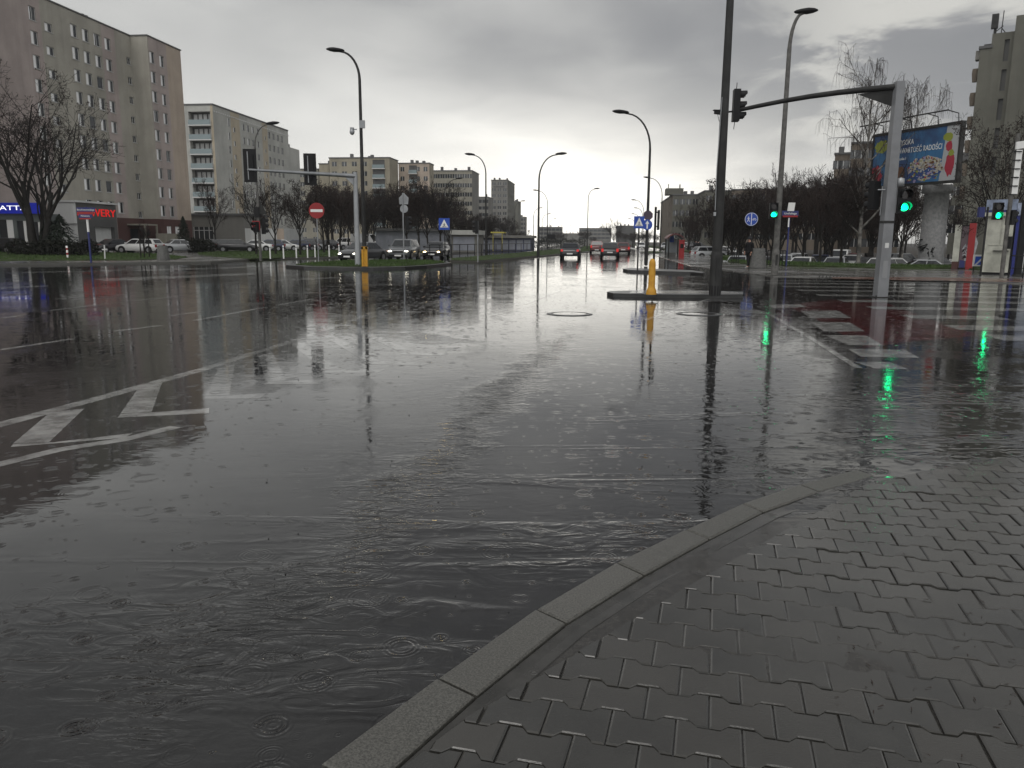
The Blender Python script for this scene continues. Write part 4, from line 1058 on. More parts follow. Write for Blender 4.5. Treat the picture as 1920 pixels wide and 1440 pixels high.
# ------------------------------------------------------------------ traffic signals
def signal_head(parent, c, face, lit=None, n=3, sym=None, plate=False, name='signal_head', s=1.0):
    """c: centre; face: horizontal unit vector the lenses look along; lit: index from the top"""
    f = Vector((face[0], face[1], 0)).normalized(); u = f.cross(V(0, 0, 1)) * -1; u = V(-f.y, f.x, 0); zv = V(0, 0, 1)
    c = Vector(c); hw, hh, hd = .16*s, .155*n*s, .10*s
    m = MB(); m.obox(c, u*hw, f*hd, zv*hh)
    for k in range(n):
        zc_ = hh - .155*s*(2*k+1); cc = c + zv*zc_ + f*hd
        r0 = .125*s; vs_ = []
        nn = 12
        for rr_, off in ((r0, 0), (r0*1.02, .20*s)):
            for i in range(nn+1):
                a = -R(35) + (math.pi + R(70)) * i / nn; o_ = off if .15 < i/nn < .85 else off*.72
                vs_.append(cc + u*(rr_*math.cos(a)) + zv*(rr_*math.sin(a)) + f*(o_ + .004))
        m.add(vs_, [(i, i+1, nn+2+i, nn+1+i) for i in range(nn)], 0, True)
    o = m.build(name, W['black'], parent)
    for k in range(n):
        zc_ = hh - .155*s*(2*k+1); cc = c + zv*zc_ + f*(hd + .006)
        on = lit is not None and k == lit[0]
        m = MB(); m.disc(cc, .105*s, u*-1, zv, 18); lens = m.build('lens', W['green_glow'] if on and lit[1] == 'g' else W['lens_off'], o)
        if on:
            mt = W['green_lit'] if lit[1] == 'g' else W['red_lit']; m = MB(); q = cc + f*.008
            uu = u*-1
            if sym == 'bike':
                for sx in (-1, 1):
                    for i in range(14):
                        a, b_ = 2*math.pi*i/14, 2*math.pi*(i+1)/14; ce = q + uu*(.048*sx*s) - zv*.022*s
                        p_ = lambda r_, an: ce + uu*(r_*s*math.cos(an)) + zv*(r_*s*math.sin(an))
                        m.quad(p_(.026, a), p_(.042, a), p_(.042, b_), p_(.026, b_))
                for a_, b_ in (((-.048, -.022), (-.02, .04)), ((-.02, .04), (.03, .038)), ((.03, .038), (.048, -.022)), ((-.02, .04), (.005, -.02)), ((.005, -.02), (.03, .038)), ((.02, .055), (.05, .052))):
                    pa_, pb_ = q + uu*a_[0]*s + zv*a_[1]*s, q + uu*b_[0]*s + zv*b_[1]*s; d = (pb_ - pa_).normalized(); n_ = f.cross(d)*.008*s
                    m.quad(pa_-n_, pb_-n_, pb_+n_, pa_+n_)
            elif sym == 'man':
                m.disc(q + zv*.065*s, .02*s, uu, zv, 10)
                for a_, b_, w_ in (((0, .045), (-.005, -.02), .022), ((-.005, -.02), (.035, -.08), .013), ((-.005, -.02), (-.035, -.085), .013), ((0, .035), (.045, -.005), .011), ((0, .035), (-.045, .0), .011)):
                    pa_, pb_ = q + uu*a_[0]*s + zv*a_[1]*s, q + uu*b_[0]*s + zv*b_[1]*s; d = (pb_ - pa_).normalized(); n_ = f.cross(d)*w_*s
                    m.quad(pa_-n_, pb_-n_, pb_+n_, pa_+n_)
            else:
                m.disc(q, .095*s, u*-1, zv, 18)
            m.build('lit_symbol', mt, o)
    return o
# right gantry
gb = G(1650, 557, 0.0); gt = P(1679, 153, gb.y); gH = gt.z
tipd = None
for dd in [x*.05 for x in range(480, 640)]:
    q = P(1374, 207, dd)
    if abs((q - V(gb.x, gb.y, q.z)).length - 5.9) < .3: tipd = dd
    if q.z > gH - .25: tipd = dd; break
tip = P(1374, 209, tipd)
gan = thing('signal_gantry', 'grey square-post gantry whose long arm holds a traffic signal above the road on the right', 'traffic light gantry', gb)
m = MB(); w0, w1 = .155, .115
def sq(w, z): return [(-w, -w, z), (w, -w, z), (w, w, z), (-w, w, z)]
v_ = sq(w0, 0) + sq(w1, gH); m.add(v_, [(0, 1, 5, 4), (1, 2, 6, 5), (2, 3, 7, 6), (3, 0, 4, 7), (4, 5, 6, 7)])
m.build('post', mat('grey_painted_post', (.185, .19, .20), .4, var=.15, vscale=2), gan)
m = MB(); m.obox((0, 0, 2.15), (.150, 0, 0), (0, .150, 0), (0, 0, .035)); m.build('band', W['steeldark'], gan)
m = MB(); m.box(-.26, .26, -.26, .26, 0, .02)
for bx_ in (-.21, .21):
    for by_ in (-.21, .21): m.cyl((bx_, by_, .035), .022, (0, 0, 1), .05, 6)
m.build('base_plate', W['steeldark'], gan)
m = MB(); m.box(-.07, .07, -.158, -.150, .55, 1.05); m.build('access_door', W['grey'], gan)
m = MB(); m.box(-.06, .05, -.151, -.146, 1.42, 1.56); m.build('sticker', W['slabw'], gan)
m = MB(); tl = tip - gb; ar = V(tl.x, tl.y, 0).normalized(); st = V(0, 0, gH - .13)
pts = [st + (tl - st)*(i/6) + V(0, 0, .10*math.sin(math.pi*i/6)) for i in range(7)]
m.tube(pts, [.088, .085, .08, .075, .07, .065, .058], 10); a0 = st + (tl-st)*.22
m.add([st + V(0, -.012, -.58), st + V(0, -.012, 0), a0 + V(0, -.012, -.05), st + V(0, .012, -.58), st + V(0, .012, 0), a0 + V(0, .012, -.05)], [(0, 1, 2), (5, 4, 3), (0, 2, 5, 3)])
m.build('arm', W['steeldark'], gan)
sc = P(1379, 201, tip.y - .1) - gb
signal_head(gan, sc + V(.02, 0, .05), (1, -.12), (0, 'r'), s=1.05)
m = MB(); m.tube([sc + V(0, 0, .5), sc + V(.01, 0, .75)], .012, 5); m.tube([sc + V(0, 0, -.45), sc + V(-.02, 0, -.68)], .012, 5); m.build('aerial', W['black'], gan)
q = P(1347, 211, tip.y) - gb
m = MB(); m.obox(q, (.13, 0, -.015), (0, .06, 0), (0, 0, .055)); m.obox(q + V(-.05, 0, .07), (.12, 0, 0), (0, .07, 0), (0, 0, .012)); m.tube([q + V(.1, 0, 0), tl + V(0, 0, 0)], .03, 6)
m.tube([q + V(-.02, 0, -.06), q + V(.03, 0, -.25), q + V(.12, 0, -.34)], .008, 5); m.build('detector_camera', W['black'], gan)
zc_ = P(1688, 376, gb.y).z
signal_head(gan, (.40, -.02, P(1686, 377, gb.y).z), (-.10, -1), (1, 'g'), 2, 'bike', s=1.12)
m = MB(); m.tube([V(.19, -.05, zc_-.35), V(.19, -.05, zc_+.45)], .018, 6); m.tube([V(.1, 0, zc_+.3), V(.4, 0, zc_+.3)], .02, 5); m.lathe([(.0, .14), (.10, .1), (.11, -.12), (.0, -.12)][::-1], 10, c=(.24, -.1, zc_+.5)); m.build('bracket', W['steel'], gan)
signal_head(gan, (-.38, .12, P(1642, 366, gb.y).z), (-.5, 1), None, 3, s=.86)
m = MB(); m.tube([V(-.19, .05, zc_-.42), V(-.19, .05, zc_+.40)], .018, 6); m.tube([V(-.1, 0, zc_+.3), V(-.4, .1, zc_+.3)], .02, 5); m.build('bracket', W['steel'], gan)
# signal on the weathered lamp post
q = P(1449, 403, lrb.location.y) - lrb.location
signal_head(lrb, q + V(-.02, -.12, .19), (-.15, -1), (1, 'g'), 2, 'bike', s=1.15)
m = MB(); m.tube([q + V(.25, -.1, -.35), q + V(.25, -.1, .6)], .02, 6); m.build('bracket', W['steel'], lrb)
# left gantry
lb = G(671, 497.5, .14); ltz = P(667, 330, lb.y).z
gl = thing('signal_gantry', 'steel gantry with two black signal heads seen from behind, over the left lanes', 'traffic light gantry', lb)
m = MB(); m.tube([V(0, 0, 0), V(0, 0, ltz - .14 + .2)], [.17, .12], 12); m.build('post', W['steel'], gl)
for dd in [x*.1 for x in range(380, 500)]:
    q = P(464, 318, dd)
    if q.z < ltz + .12: break
ltip = None
best = 1e9
for dd in [x*.1 for x in range(380, 520)]:
    q = P(464, 318, dd)
    if abs(q.z - ltz - .0) < best: best = abs(q.z - ltz); ltip = q
tl = ltip - lb; st = V(0, 0, ltz - .14)
m = MB(); pts = [st + (tl - st)*(i/5) for i in range(6)]; m.tube(pts, [.12, .11, .10, .085, .075, .06], 10)
a0 = st + (tl-st)*.12; m.add([st + V(0, -.012, -.6), st + V(0, -.012, 0), a0 + V(0, -.012, -.02), st + V(0, .012, -.6), st + V(0, .012, 0), a0 + V(0, .012, -.02)], [(2, 1, 0), (3, 4, 5), (3, 5, 2, 0)])
m.build('arm', W['steel'], gl)
for px in (467, 580):
    k = (px - 667) / (464 - 667); c = st + (tl - st)*k
    pp = P(px, 310 if px < 500 else 317, (lb + c).y) - lb
    signal_head(gl, pp + V(0, .25, 0), (0.12, 1), None, 3, s=1.2)
    m = MB(); m.obox(pp + V(0, .16, 0), (.33, .03, 0), (0, .012, 0), (0, 0, .83)); m.build('backplate', W['black'], gl)
    m = MB(); m.tube([pp + V(-.1, .12, -.7), pp + V(-.1, .12, .7)], .03, 6); m.build('bracket', W['steel'], gl)
# smaller signal posts
def post_signal(label, base, toppx, depth=None, heads=(), r=.06, cols='steel', sleeve=True):
    b = G(base[0], base[1], .1) if depth is None else V(P(base[0], base[1], depth).x, depth, 0.0)
    tz = P(toppx[0], toppx[1], b.y).z - b.z
    t = thing('traffic_signal', label, 'traffic light', b); m = MB(); m.tube([V(0, 0, 0), V(0, 0, tz)], r, 10); m.build('post', W[cols], t)
    for px, py, face, lit, n, sym, s in heads:
        q = P(px, py, b.y) - b; signal_head(t, q, face, lit, n, sym, s=s)
    return t
t = post_signal('signal post with a red-lit lamp and black heads left of the white posts', (489, 489.5), (484, 372), heads=((494, 424, (.9, .5), None, 3, None, 1.15), (482, 398, (.2, 1), None, 2, None, 1.1)), r=.10, cols='concpole')
q = P(484, 427, t.location.y) - t.location
signal_head(t, q + V(-.1, -.12, .05), (-.75, -1), (0, 'r'), 2, 'man', s=1.1, name='signal_head')
m = MB(); m.obox(q + V(-.1, -.08, .15), (.26, 0, 0), (0, .02, 0), (0, 0, .3)); m.build('red_panel', W['red'], t)
m = MB(); q2 = P(488, 391, t.location.y) - t.location; m.add([q2 + V(-.3, 0, -.4), q2 + V(.45, 0, -.4), q2 + V(0, 0, .5), q2 + V(-.3, .02, -.4), q2 + V(.45, .02, -.4), q2 + V(0, .02, .5)], [(0, 1, 2), (5, 4, 3), (0, 3, 4, 1), (1, 4, 5, 2), (2, 5, 3, 0)]); m.build('sign_back', W['steeldark'], t)
t = post_signal('signal post with grey pentagon and round sign backs, before the waiting cars', (757.5, 487), (757, 362), heads=((763, 418, (1, .3), None, 3, None, 1.1),), r=.055)
m = MB(); y0 = t.location.y
a = [P(*q, y0) - t.location for q in ((749, 383), (765, 383), (766, 371), (757, 361.5), (748, 371))]
m.add(a + [x + V(0, .03, 0) for x in a], [(0, 1, 2, 3, 4), (9, 8, 7, 6, 5)] + [(i, 5+i, 5+(i+1) % 5, (i+1) % 5) for i in range(5)]); c = P(757.5, 391.5, y0) - t.location; m.disc(c + V(0, -.01, 0), .30, (1, 0, 0), (0, 0, 1)); m.cyl(c + V(0, .01, 0), .30, (0, 1, 0), .03); m.build('sign_back', W['steel'], t)
post_signal('thin post with a black signal head side-on in front of the small pavilion', (896, 492), (895, 414), heads=((894, 426, (-1, .2), None, 3, None, .95),), r=.04, cols='steel')
t = post_signal('post with a lit green walking man in front of the white kiosk', (1877.5, 521.5), (1897, 250), heads=((1871, 396, (-.3, -1), (1, 'g'), 2, 'man', 1.15), (1895, 408, (1, .3), None, 2, None, 1.0), (1890, 455, (.6, .6), None, 2, None, .85)), r=.085, cols='concpole')
m = MB(); hh_ = P(1903, 272, t.location.y) - t.location; m.obox(V(.12, -.06, hh_.z), (.2, 0, .03), (0, .04, 0), (0, 0, .15)); m.box(-.05, .2, -.10, -.088, hh_.z-2.0, hh_.z-.2); m.build('white_bands', W['white'], t)
for k in range(6):
    m = MB(); m.tube([V(0.06, 0, hh_.z - .25 - .35*k), V(0.06, 0, hh_.z - .29 - .35*k)], .16, 10); m.build('strap', W['black'], t)
tpost = thing('post', 'dark blade-shaped post standing close against the walking man signal, at the right edge', 'post', G(1907, 519, .03)); m = MB(); z1 = P(1912, 372, tpost.location.y).z
m.box(-.14, .14, -.08, .08, 0, z1*.97); m.build('body', W['black'], tpost)
m = MB(); m.box(-.18, .18, -.10, .10, 0, .12); m.build('foot', W['steeldark'], tpost)

# ------------------------------------------------------------------ signs
def sign(label, base, toppx, plates, depth=None, z0=.1, r=.035, cols='steel', ry=0.0, name='road_sign', cat='road sign', lower=None):
    b = G(base[0], base[1], z0) if depth is None else V(P(base[0], base[1], depth).x, depth, 0)
    t = thing(name, label, cat, b); tz = P(toppx[0], toppx[1], b.y).z - b.z
    m = MB(); m.tube([V(0, 0, 0), V(0, 0, tz)], r, 8); m.build('post', W[cols], t)
    for kind, px, py, hw, hh in plates:
        c = P(px, py, b.y) - b; c.y -= r + .02; k = b.y / F_PX; w_, h_ = hw*k, hh*k
        ux, uz = V(1, 0, 0), V(0, 0, 1); m = MB(); fr = V(0, -1, 0); ms = []
        def pq(pts, off, mi): m.add([c + ux*(x*w_) + uz*(z*h_) + fr*off for x, z in pts], [tuple(range(len(pts)))], mi)
        def circ(rr_, off, mi, n=28): pq([(rr_*math.cos(2*math.pi*i/n), rr_*math.sin(2*math.pi*i/n)) for i in range(n)], off, mi)
        man = [[(-.05, .30), (.06, .30), (.06, .42), (-.05, .42)], [(-.08, .26), (.10, .26), (.06, -.05), (-.06, -.05)], [(-.06, -.05), (.05, -.05), (-.16, -.42), (-.26, -.42)], [(0, -.05), (.08, -.05), (.26, -.40), (.16, -.42)], [(.08, .24), (.14, .2), (.28, -.02), (.22, -.04)], [(-.08, .24), (-.22, .0), (-.26, .03), (-.12, .26)]]
        nm = 'plate'
        if kind == 'noentry':
            m.cyl(c, w_, (0, 1, 0), .02, 28, 0); circ(1.0, .012, 0); circ(.95, .014, 0); pq([(-.78, -.17), (.78, -.17), (.78, .17), (-.78, .17)], .018, 1); ms = [W['red'], W['white']]
        elif kind == 'cross':
            m.obox(c, ux*w_, V(0, .01, 0), uz*h_, 0); pq([(-.98, -.98), (.98, -.98), (.98, .98), (-.98, .98)], .014, 0); pq([(-.78, -.6), (.78, -.6), (0, .8)], .018, 1)
            for q in man: pq([(x*.85, z*.72 - .16) for x, z in q], .022, 2)
            pq([(-.5, -.52), (.5, -.52), (.44, -.46), (-.44, -.46)], .022, 2); ms = [W['blue'], W['white'], W['black']]
        elif kind == 'arrow':
            m.cyl(c, w_, (0, 1, 0), .02, 28, 0); circ(1.0, .012, 0); pq([(-.13, -.75), (.13, -.75), (.13, .2), (-.13, .2)], .017, 1); pq([(-.42, .15), (.42, .15), (0, .8)], .018, 1); ms = [W['blue'], W['white']]
        elif kind == 'paths':
            m.cyl(c, w_, (0, 1, 0), .02, 28, 0); circ(1.0, .012, 1); circ(.94, .015, 0); pq([(-.05, -.9), (.05, -.9), (.05, .9), (-.05, .9)], .018, 1)
            for q in man: pq([(x*.85 - .45, z*.95) for x, z in q], .018, 1)
            for sx in (.28, .62):
                for i in range(12):
                    a, b_ = 2*math.pi*i/12, 2*math.pi*(i+1)/12; pq([(sx + r_*math.cos(an), -.06 + r_*math.sin(an)) for r_, an in ((.09, a), (.14, a), (.14, b_), (.09, b_))], .018, 1)
            pq([(.28, -.06), (.36, .16), (.60, .16), (.62, .10), (.42, .10), (.33, -.06)], .019, 1); ms = [W['blue'], W['white']]
        elif kind == 'octback':
            n = 8; pts = [(math.cos(2*math.pi*(i+.5)/n), math.sin(2*math.pi*(i+.5)/n)) for i in range(n)]; pq(pts, .0, 0); m.add([c + ux*(x*w_) + uz*(z*h_) + V(0, .02, 0) for x, z in pts][::-1], [tuple(range(n))], 1); ms = [mat('purple_grey_sign_back', (.06, .04, .06), .5), W['red']]
        elif kind == 'board':
            m.obox(c, ux*w_, V(0, .012, 0), uz*h_, 0); ms = [W['navy']]; nm = 'name_plate'
        elif kind == 'redline':
            m.obox(c, ux*w_, V(0, .014, 0), uz*h_, 0); ms = [W['red']]; nm = 'red_line'
        elif kind == 'whitebox':
            m.obox(c, ux*w_*.96 + V(0, .05, 0), V(0, .06, 0), uz*h_ + ux*w_*.12, 0); ms = [W['white']]; nm = 'white_board'
        elif kind == 'navybox':
            m.obox(c, ux*w_, V(0, .08, 0), uz*h_, 0); ms = [W['navy']]; nm = 'name_plate'
        m.build(nm, ms, t)
    return t
sign('red no-entry sign with a white bar standing on the grass island', (597.5, 492), (595, 390), [('noentry', 594, 395, 14.2, 14.2)])
sign('blue pedestrian crossing sign in front of the trees left, beside the third waiting car', (834.5, 492.5), (833, 412), [('cross', 833, 420, 10, 10.5)], cols='black')
sign('dim blue pedestrian crossing sign left of the blue arrow sign', (1195, 507.5), (1198, 405), [('cross', 1198, 417, 9.5, 11)], cols='steeldark')
ts = sign('round blue straight-arrow sign below a purple-grey octagonal sign back', (1211.5, 498.2), (1214, 398), [('arrow', 1213, 421.5, 9.5, 9.5), ('octback', 1214.5, 404, 9.5, 9)], cols='steeldark', r=.075)
tb = sign('round blue cycle and footpath sign standing before the dark trees right', (1407, 492), (1408, 400), [('paths', 1408.5, 411, 12, 11.5)], cols='steeldark', r=.025)
tn = sign('navy street name sign with a red line below and a white board above', (1474, 499), (1480, 398), [('board', 1481, 400, 15, 4.5), ('redline', 1481, 405.6, 13.5, 1.6), ('whitebox', 1483, 388, 6.5, 7.5)], cols='navy', r=.05)
k = tn.location.y / F_PX
q = P(1481, 400.5, tn.location.y) - tn.location; text('Umińskiego', 5.2*k, W['white'], tn, q + V(0, -.11, 0), FRONT, sx=.9)
m = MB(); q = P(1479, 418, tn.location.y) - tn.location; m.tube([q + V(0, 0, -.25), q + V(0, 0, .3)], .055, 8); m.build('white_section', W['white'], tn)
tn = sign('double navy street name sign with white lettering in front of the red shop letters', (171, 493), (163, 388), [('board', 162.5, 393.5, 17, 4.2), ('redline', 162.5, 399.5, 15, 2.4), ('board', 161.5, 405, 12.5, 3.6), ('redline', 161, 410, 10.5, 1.3)], cols='navy', r=.06)
k = tn.location.y / F_PX
q = P(162.5, 393.5, tn.location.y) - tn.location; text('Bora-Komorowskiego', 4.4*k, W['white'], tn, q + V(0, -.11, 0), FRONT, sx=.8)
q = P(161.5, 405, tn.location.y) - tn.location; text('Meissnera', 4.2*k, W['white'], tn, q + V(0, -.11, 0), FRONT, sx=.95)
m = MB(); q = P(165, 422, tn.location.y) - tn.location; m.tube([V(0, 0, q.z-.4), V(0, 0, q.z+.35)], .066, 8); m.build('white_section', W['white'], tn)
tn = sign('navy post with a small white-lettered sign between the red panel and the white kiosk', (1838, 518), (1838, 388), [('navybox', 1838, 398, 5, 9)], cols='steeldark', r=.045)

# ------------------------------------------------------------------ bollards, posts, bins
def traffic_bollard(label, c, h, shape):
    t = thing('traffic_bollard', label, 'bollard', c); m = MB()
    if shape == 'round': m.lathe([(.145, 0), (.145, .05), (.13, .14), (.105, .20), (.094, .24), (.092, h-.14), (.082, h-.07), (.055, h-.02), (.02, h)], 20)
    else:
        m.box(-.15, .15, -.09, .09, 0, h)
        for x in (-.15, .05): m.box(x, x+.10, -.13, -.092, .0, h)
        m.box(-.15, .15, -.13, -.092, h-.12, h+.02)
    m.build('body', W['yellow'], t)
    m = MB(); m.lathe([(.19, 0), (.19, .03), (.0, .03)], 18); m.build('foot', W['steeldark'], t)
    return t
b = G(1221, 554, .103); traffic_bollard('round-topped yellow bollard on the black-kerbed island left of the tallest pole', b, P(1223, 485, b.y).z - b.z, 'round')
b = G(684.5, 500.5, .14); traffic_bollard('square-edged yellow bollard on the grass island in front of the left lamp post', b, P(684, 463, b.y).z - b.z, 'flat')
wp = None
for i, (x, y) in enumerate(((507, 486.5), (532, 486), (556, 485), (577, 484.5), (617.5, 482.5), (636, 480.5), (591, 483.5))):
    b = G(x, y - 1, .12)
    lb = ['white bollard post nearest the red-lit signal post', 'white post between the signal and the second bare tree, second in the row', 'white post leaning slightly in front of the dark parked cars, third in the row', 'white post in front of the white parked hatchback, fourth in the row', 'white post just right of the no-entry sign pole', 'white post beside the waiting cars, last in the row', 'white post hidden partly by the no-entry sign pole'][i]
    if wp is None:
        wp = thing('bollard_post', lb, 'bollard', b, 0, 'white posts along the left kerb'); m = MB(); m.lathe([(.055, 0), (.055, .95), (.045, 1.0), (.0, 1.0)], 10); m.build('post', W['white'], wp); m = MB(); m.lathe([(.057, .80), (.057, .88), (0, .88)], 10); m.build('reflective_band', W['grey'], wp)
    else: dup(wp, b, 0, lb)
t = thing('marker_post', 'short red and white banded post on the grass left of the navy street sign', 'post', G(127, 483, .15)); m = MB(); m.lathe([(.07, 0), (.07, .85), (0, .87)], 10); m.build('post', W['white'], t)
for z in (.2, .55):
    m = MB(); m.lathe([(.072, z), (.072, z+.16)], 10); m.build('band', W['red'], t)
t = thing('marker_post', 'short pale post with a cross arm in front of the dark parked car', 'post', G(197, 485, .15)); m = MB(); m.tube([V(0, 0, 0), V(.03, 0, .95)], .05, 8); m.build('post', W['slabw'], t); m = MB(); m.box(-.16, .2, -.03, .03, .6, .68); m.build('arm', W['slabw'], t)
def bin_(label, px, py, z0, w, h):
    c = G(px, py, z0); t = thing('litter_bin', label, 'bin', c); m = MB()
    m.lathe([(w*1.05, 0), (w*1.08, .06), (w*.86, h*.8), (w*.80, h), (w*.66, h), (w*.64, h-.1), (0, h-.12)], 4 if w > .6 else 16, smooth=False); m.build('body', W['bin'], t)
    m = MB(); m.lathe([(w*.65, h-.1), (w*.65, h+.02), (w*.60, h+.02), (w*.58, h-.08), (0, h-.08)], 16); m.build('liner', W['black'], t); return t
W['bin'] = mat('exposed_concrete', (.10, .10, .095), .7, var=.3, vscale=9)
bin_('tapered concrete litter bin on the left pavement below the pale sedan', 306.5, 488, .1, .40, 1.0)
bin_('wide dark concrete bin right of the person in black', 1420.5, 503, .04, .46, 1.18)

# ------------------------------------------------------------------ guard rail along the median
gp = [G(x, y, .13) for x, y in ((806, 486.5), (825, 485.8), (847, 484), (862, 482.7), (877, 481.2), (890, 480), (903, 479), (918, 477.8), (930, 476.8), (942, 475.8), (954, 474.8), (966, 473.8), (977, 472.9), (988, 472), (998, 471.2), (1008, 470.4), (1017, 469.7), (1026, 469), (1035, 468.2), (1043, 467.5), (1052, 466.8), (1061, 466), (1070, 465.3), (1080, 464.6))]
t = thing('guard_rail', 'long black pedestrian guard rail running along the grassy median to the far cars', 'railing', gp[0])
hz = 1.12
for p in gp:
    q = p - gp[0]; m = MB(); m.box(q.x-.035, q.x+.035, q.y-.035, q.y+.035, 0, hz); m.build('post', W['black'], t)
m = MB(); m.tube([p - gp[0] + V(0, 0, hz - .02) for p in gp], .035, 6); m.build('top_rail', W['black'], t)
m = MB(); m.tube([p - gp[0] + V(0, 0, .28) for p in gp], .028, 6); m.build('bottom_rail', W['black'], t)
def small_rail(label, pts, hz_, n):
    t = thing('railing', label, 'railing', pts[0]); m = MB()
    for i in range(n+1):
        q = (pts[1] - pts[0])*(i/n); m = MB(); m.tube([q, q + V(0, 0, hz_)], .03, 6); m.build('post', W['black'], t)
    m = MB(); m.tube([V(0, 0, hz_), pts[1] - pts[0] + V(0, 0, hz_)], .03, 6); m.tube([V(0, 0, hz_*.45), pts[1] - pts[0] + V(0, 0, hz_*.45)], .02, 6); m.build('rails', W['black'], t)
small_rail('black railing in front of the white and blue kiosks at the right edge', [G(1890, 521.5, .04), G(2000, 524, .04)], 1.0, 4)
small_rail('low dark rail on the grass left of the person in black', [G(1372, 494, .12), G(1384, 494.5, .12)], .75, 3)
small_rail('long low dark rail on the right verge between the bin and the name sign', [G(1438, 499, .12), G(1472, 500, .12)], .95, 6)

# ------------------------------------------------------------------ bus shelter
b = G(1265.5, 484, .03); k = b.y / F_PX
sh = thing('bus_shelter', 'bus shelter with an arched dark red roof on the far right pavement', 'bus shelter', b, -AV)
W['shred'] = mat('dark_red_roof', (.10, .022, .022), .45)
hw = 15.5*k; H_ = P(1265, 438, b.y).z
m = MB(); n = 10; vs_ = []
for y in (0, 4.2):
    for zz_ in (0, -.12):
        for i in range(n+1): x = -hw + 2*hw*i/n; vs_.append((x, y, H_ - .42*(x/hw)**2 + zz_))
q = n+1
for i in range(n): m.add([vs_[i], vs_[i+1], vs_[2*q+i+1], vs_[2*q+i]], [(0, 1, 2, 3)]); m.add([vs_[q+i], vs_[q+i+1], vs_[3*q+i+1], vs_[3*q+i]], [(3, 2, 1, 0)]); m.add([vs_[q+i], vs_[q+i+1], vs_[i+1], vs_[i]], [(0, 1, 2, 3)])
m.build('roof', W['shred'], sh)
for x in (-hw*.78, hw*.72):
    for y in (.1, 4.0):
        m = MB(); m.box(x-.05, x+.05, y-.05, y+.05, 0, H_-.4); m.build('post', W['black'], sh)
W['clear'] = mat('shelter_glass', (.25, .27, .28), .1); m = MB(); m.box(-hw*.72, hw*.65, 4.0, 4.03, .3, H_-.5); m.build('back_pane', W['clear'], sh)
m = MB(); m.box(-hw*.3, hw*.2, 3.8, 3.95, 1.5, 2.1); m.build('timetable', W['blue'], sh); m = MB(); m.box(-hw*.7, hw*.1, .4, 3.6, .0, .5); m.build('bench', W['darkgrey'], sh)
t = thing('ticket_machine', 'red ticket machine standing against the right end of the bus shelter', 'machine', G(1277, 484.3, .03), -AV); m = MB(); m.box(-.24, .24, -.25, .25, .0, 1.62); m.box(-.27, .27, -.28, .28, 1.621, 1.72); m.build('body', W['red'], t); m = MB(); m.box(-.15, .15, -.27, -.252, .95, 1.35); m.build('screen', W['black'], t)

# ------------------------------------------------------------------ billboard
bc = G(1758, 498.5, .0); D_ = bc.y
pc = [P(1640, 257, D_ + 3.0), P(1801, 232, D_ - 3.0), P(1800, 337, D_ - 3.0), P(1643, 340, D_ + 3.0)]
def fitd(px, py, z):                          # depth along pixel column where height = z
    d = ray(px, py); t_ = (z - CAM_H) / d.z; return V(d.x*t_, d.y*t_, z)
zt = P(1801, 232, D_ - 2.5).z; A_ = P(1801, 232, D_ - 2.5); B_ = fitd(1640, 257, zt)
u = (V(A_.x, A_.y, 0) - V(B_.x, B_.y, 0)); WB = u.length; u.normalize(); nb = u.cross(V(0, 0, 1))
zb_ = P(1800, 337, D_ - 2.5).z; HB = zt - zb_
ang = math.atan2(u.y, u.x)
bb = thing('billboard', 'tilted-looking large blue billboard with white slogan on a graffitied concrete column', 'billboard', (B_.x, B_.y, zb_), ang)
m = MB(); m.box(-.15, WB+.15, .0, .35, -.18, 0); m.box(-.15, WB+.15, 0, .35, HB, HB+.2); m.box(-.15, 0, 0, .35, 0, HB); m.box(WB, WB+.15, 0, .35, 0, HB); m.box(0, WB, .30, .34, 0, HB); m.build('frame', W['steeldark'], bb)
m = MB(); fy = .05
m.quad((0, fy, 0), (WB, fy, 0), (WB, fy, HB), (0, fy, HB), 0)
rr = random.Random(8)
def blob(cx_, cz_, rx, rz, mi, lay, sd, n=18):
    r2_ = random.Random(sd); m.add([(cx_ + rx*math.cos(2*math.pi*i/n)*r2_.uniform(.8, 1.15), fy - .003*lay, cz_ + rz*math.sin(2*math.pi*i/n)*r2_.uniform(.8, 1.15)) for i in range(n)], [tuple(range(n))], mi)
m.quad((WB*.82, fy-.003, 0), (WB, fy-.003, 0), (WB, fy-.003, HB), (WB*.86, fy-.003, HB), 6)
blob(WB*.10, HB*.78, WB*.09, HB*.14, 1, 2, 1); blob(WB*.06, HB*.2, WB*.07, HB*.22, 2, 2, 2); blob(WB*.88, HB*.80, WB*.055, HB*.08, 1, 2, 3); blob(WB*.90, HB*.63, WB*.035, HB*.10, 2, 2, 4)
blob(WB*.92, HB*.3, WB*.05, HB*.22, 2, 2, 5); blob(WB*.93, HB*.5, WB*.03, HB*.06, 1, 3, 6); blob(WB*.36, HB*.2, WB*.06, HB*.16, 4, 2, 7)
blob(WB*.65, HB*.27, WB*.22, HB*.22, 3, 2, 8, 26); blob(WB*.65, HB*.17, WB*.20, HB*.10, 5, 4, 9)
for i in range(170):
    a = rr.uniform(0, 6.28); q = rr.random()**.5; blob(WB*.65 + WB*.20*q*math.cos(a), HB*.27 + HB*.20*q*math.sin(a), WB*rr.uniform(.005, .018), HB*rr.uniform(.008, .026), rr.choice([1, 2, 3, 3, 3, 6, 6, 4, 4, 5, 7]), 5 + i*.06, 100+i, 8)
for i in range(30): blob(WB*rr.uniform(.3, .85), HB*rr.uniform(.02, .12), WB*rr.uniform(.01, .03), HB*rr.uniform(.01, .03), rr.choice([1, 2, 7, 5, 6]), 3 + i*.1, 200+i, 8)
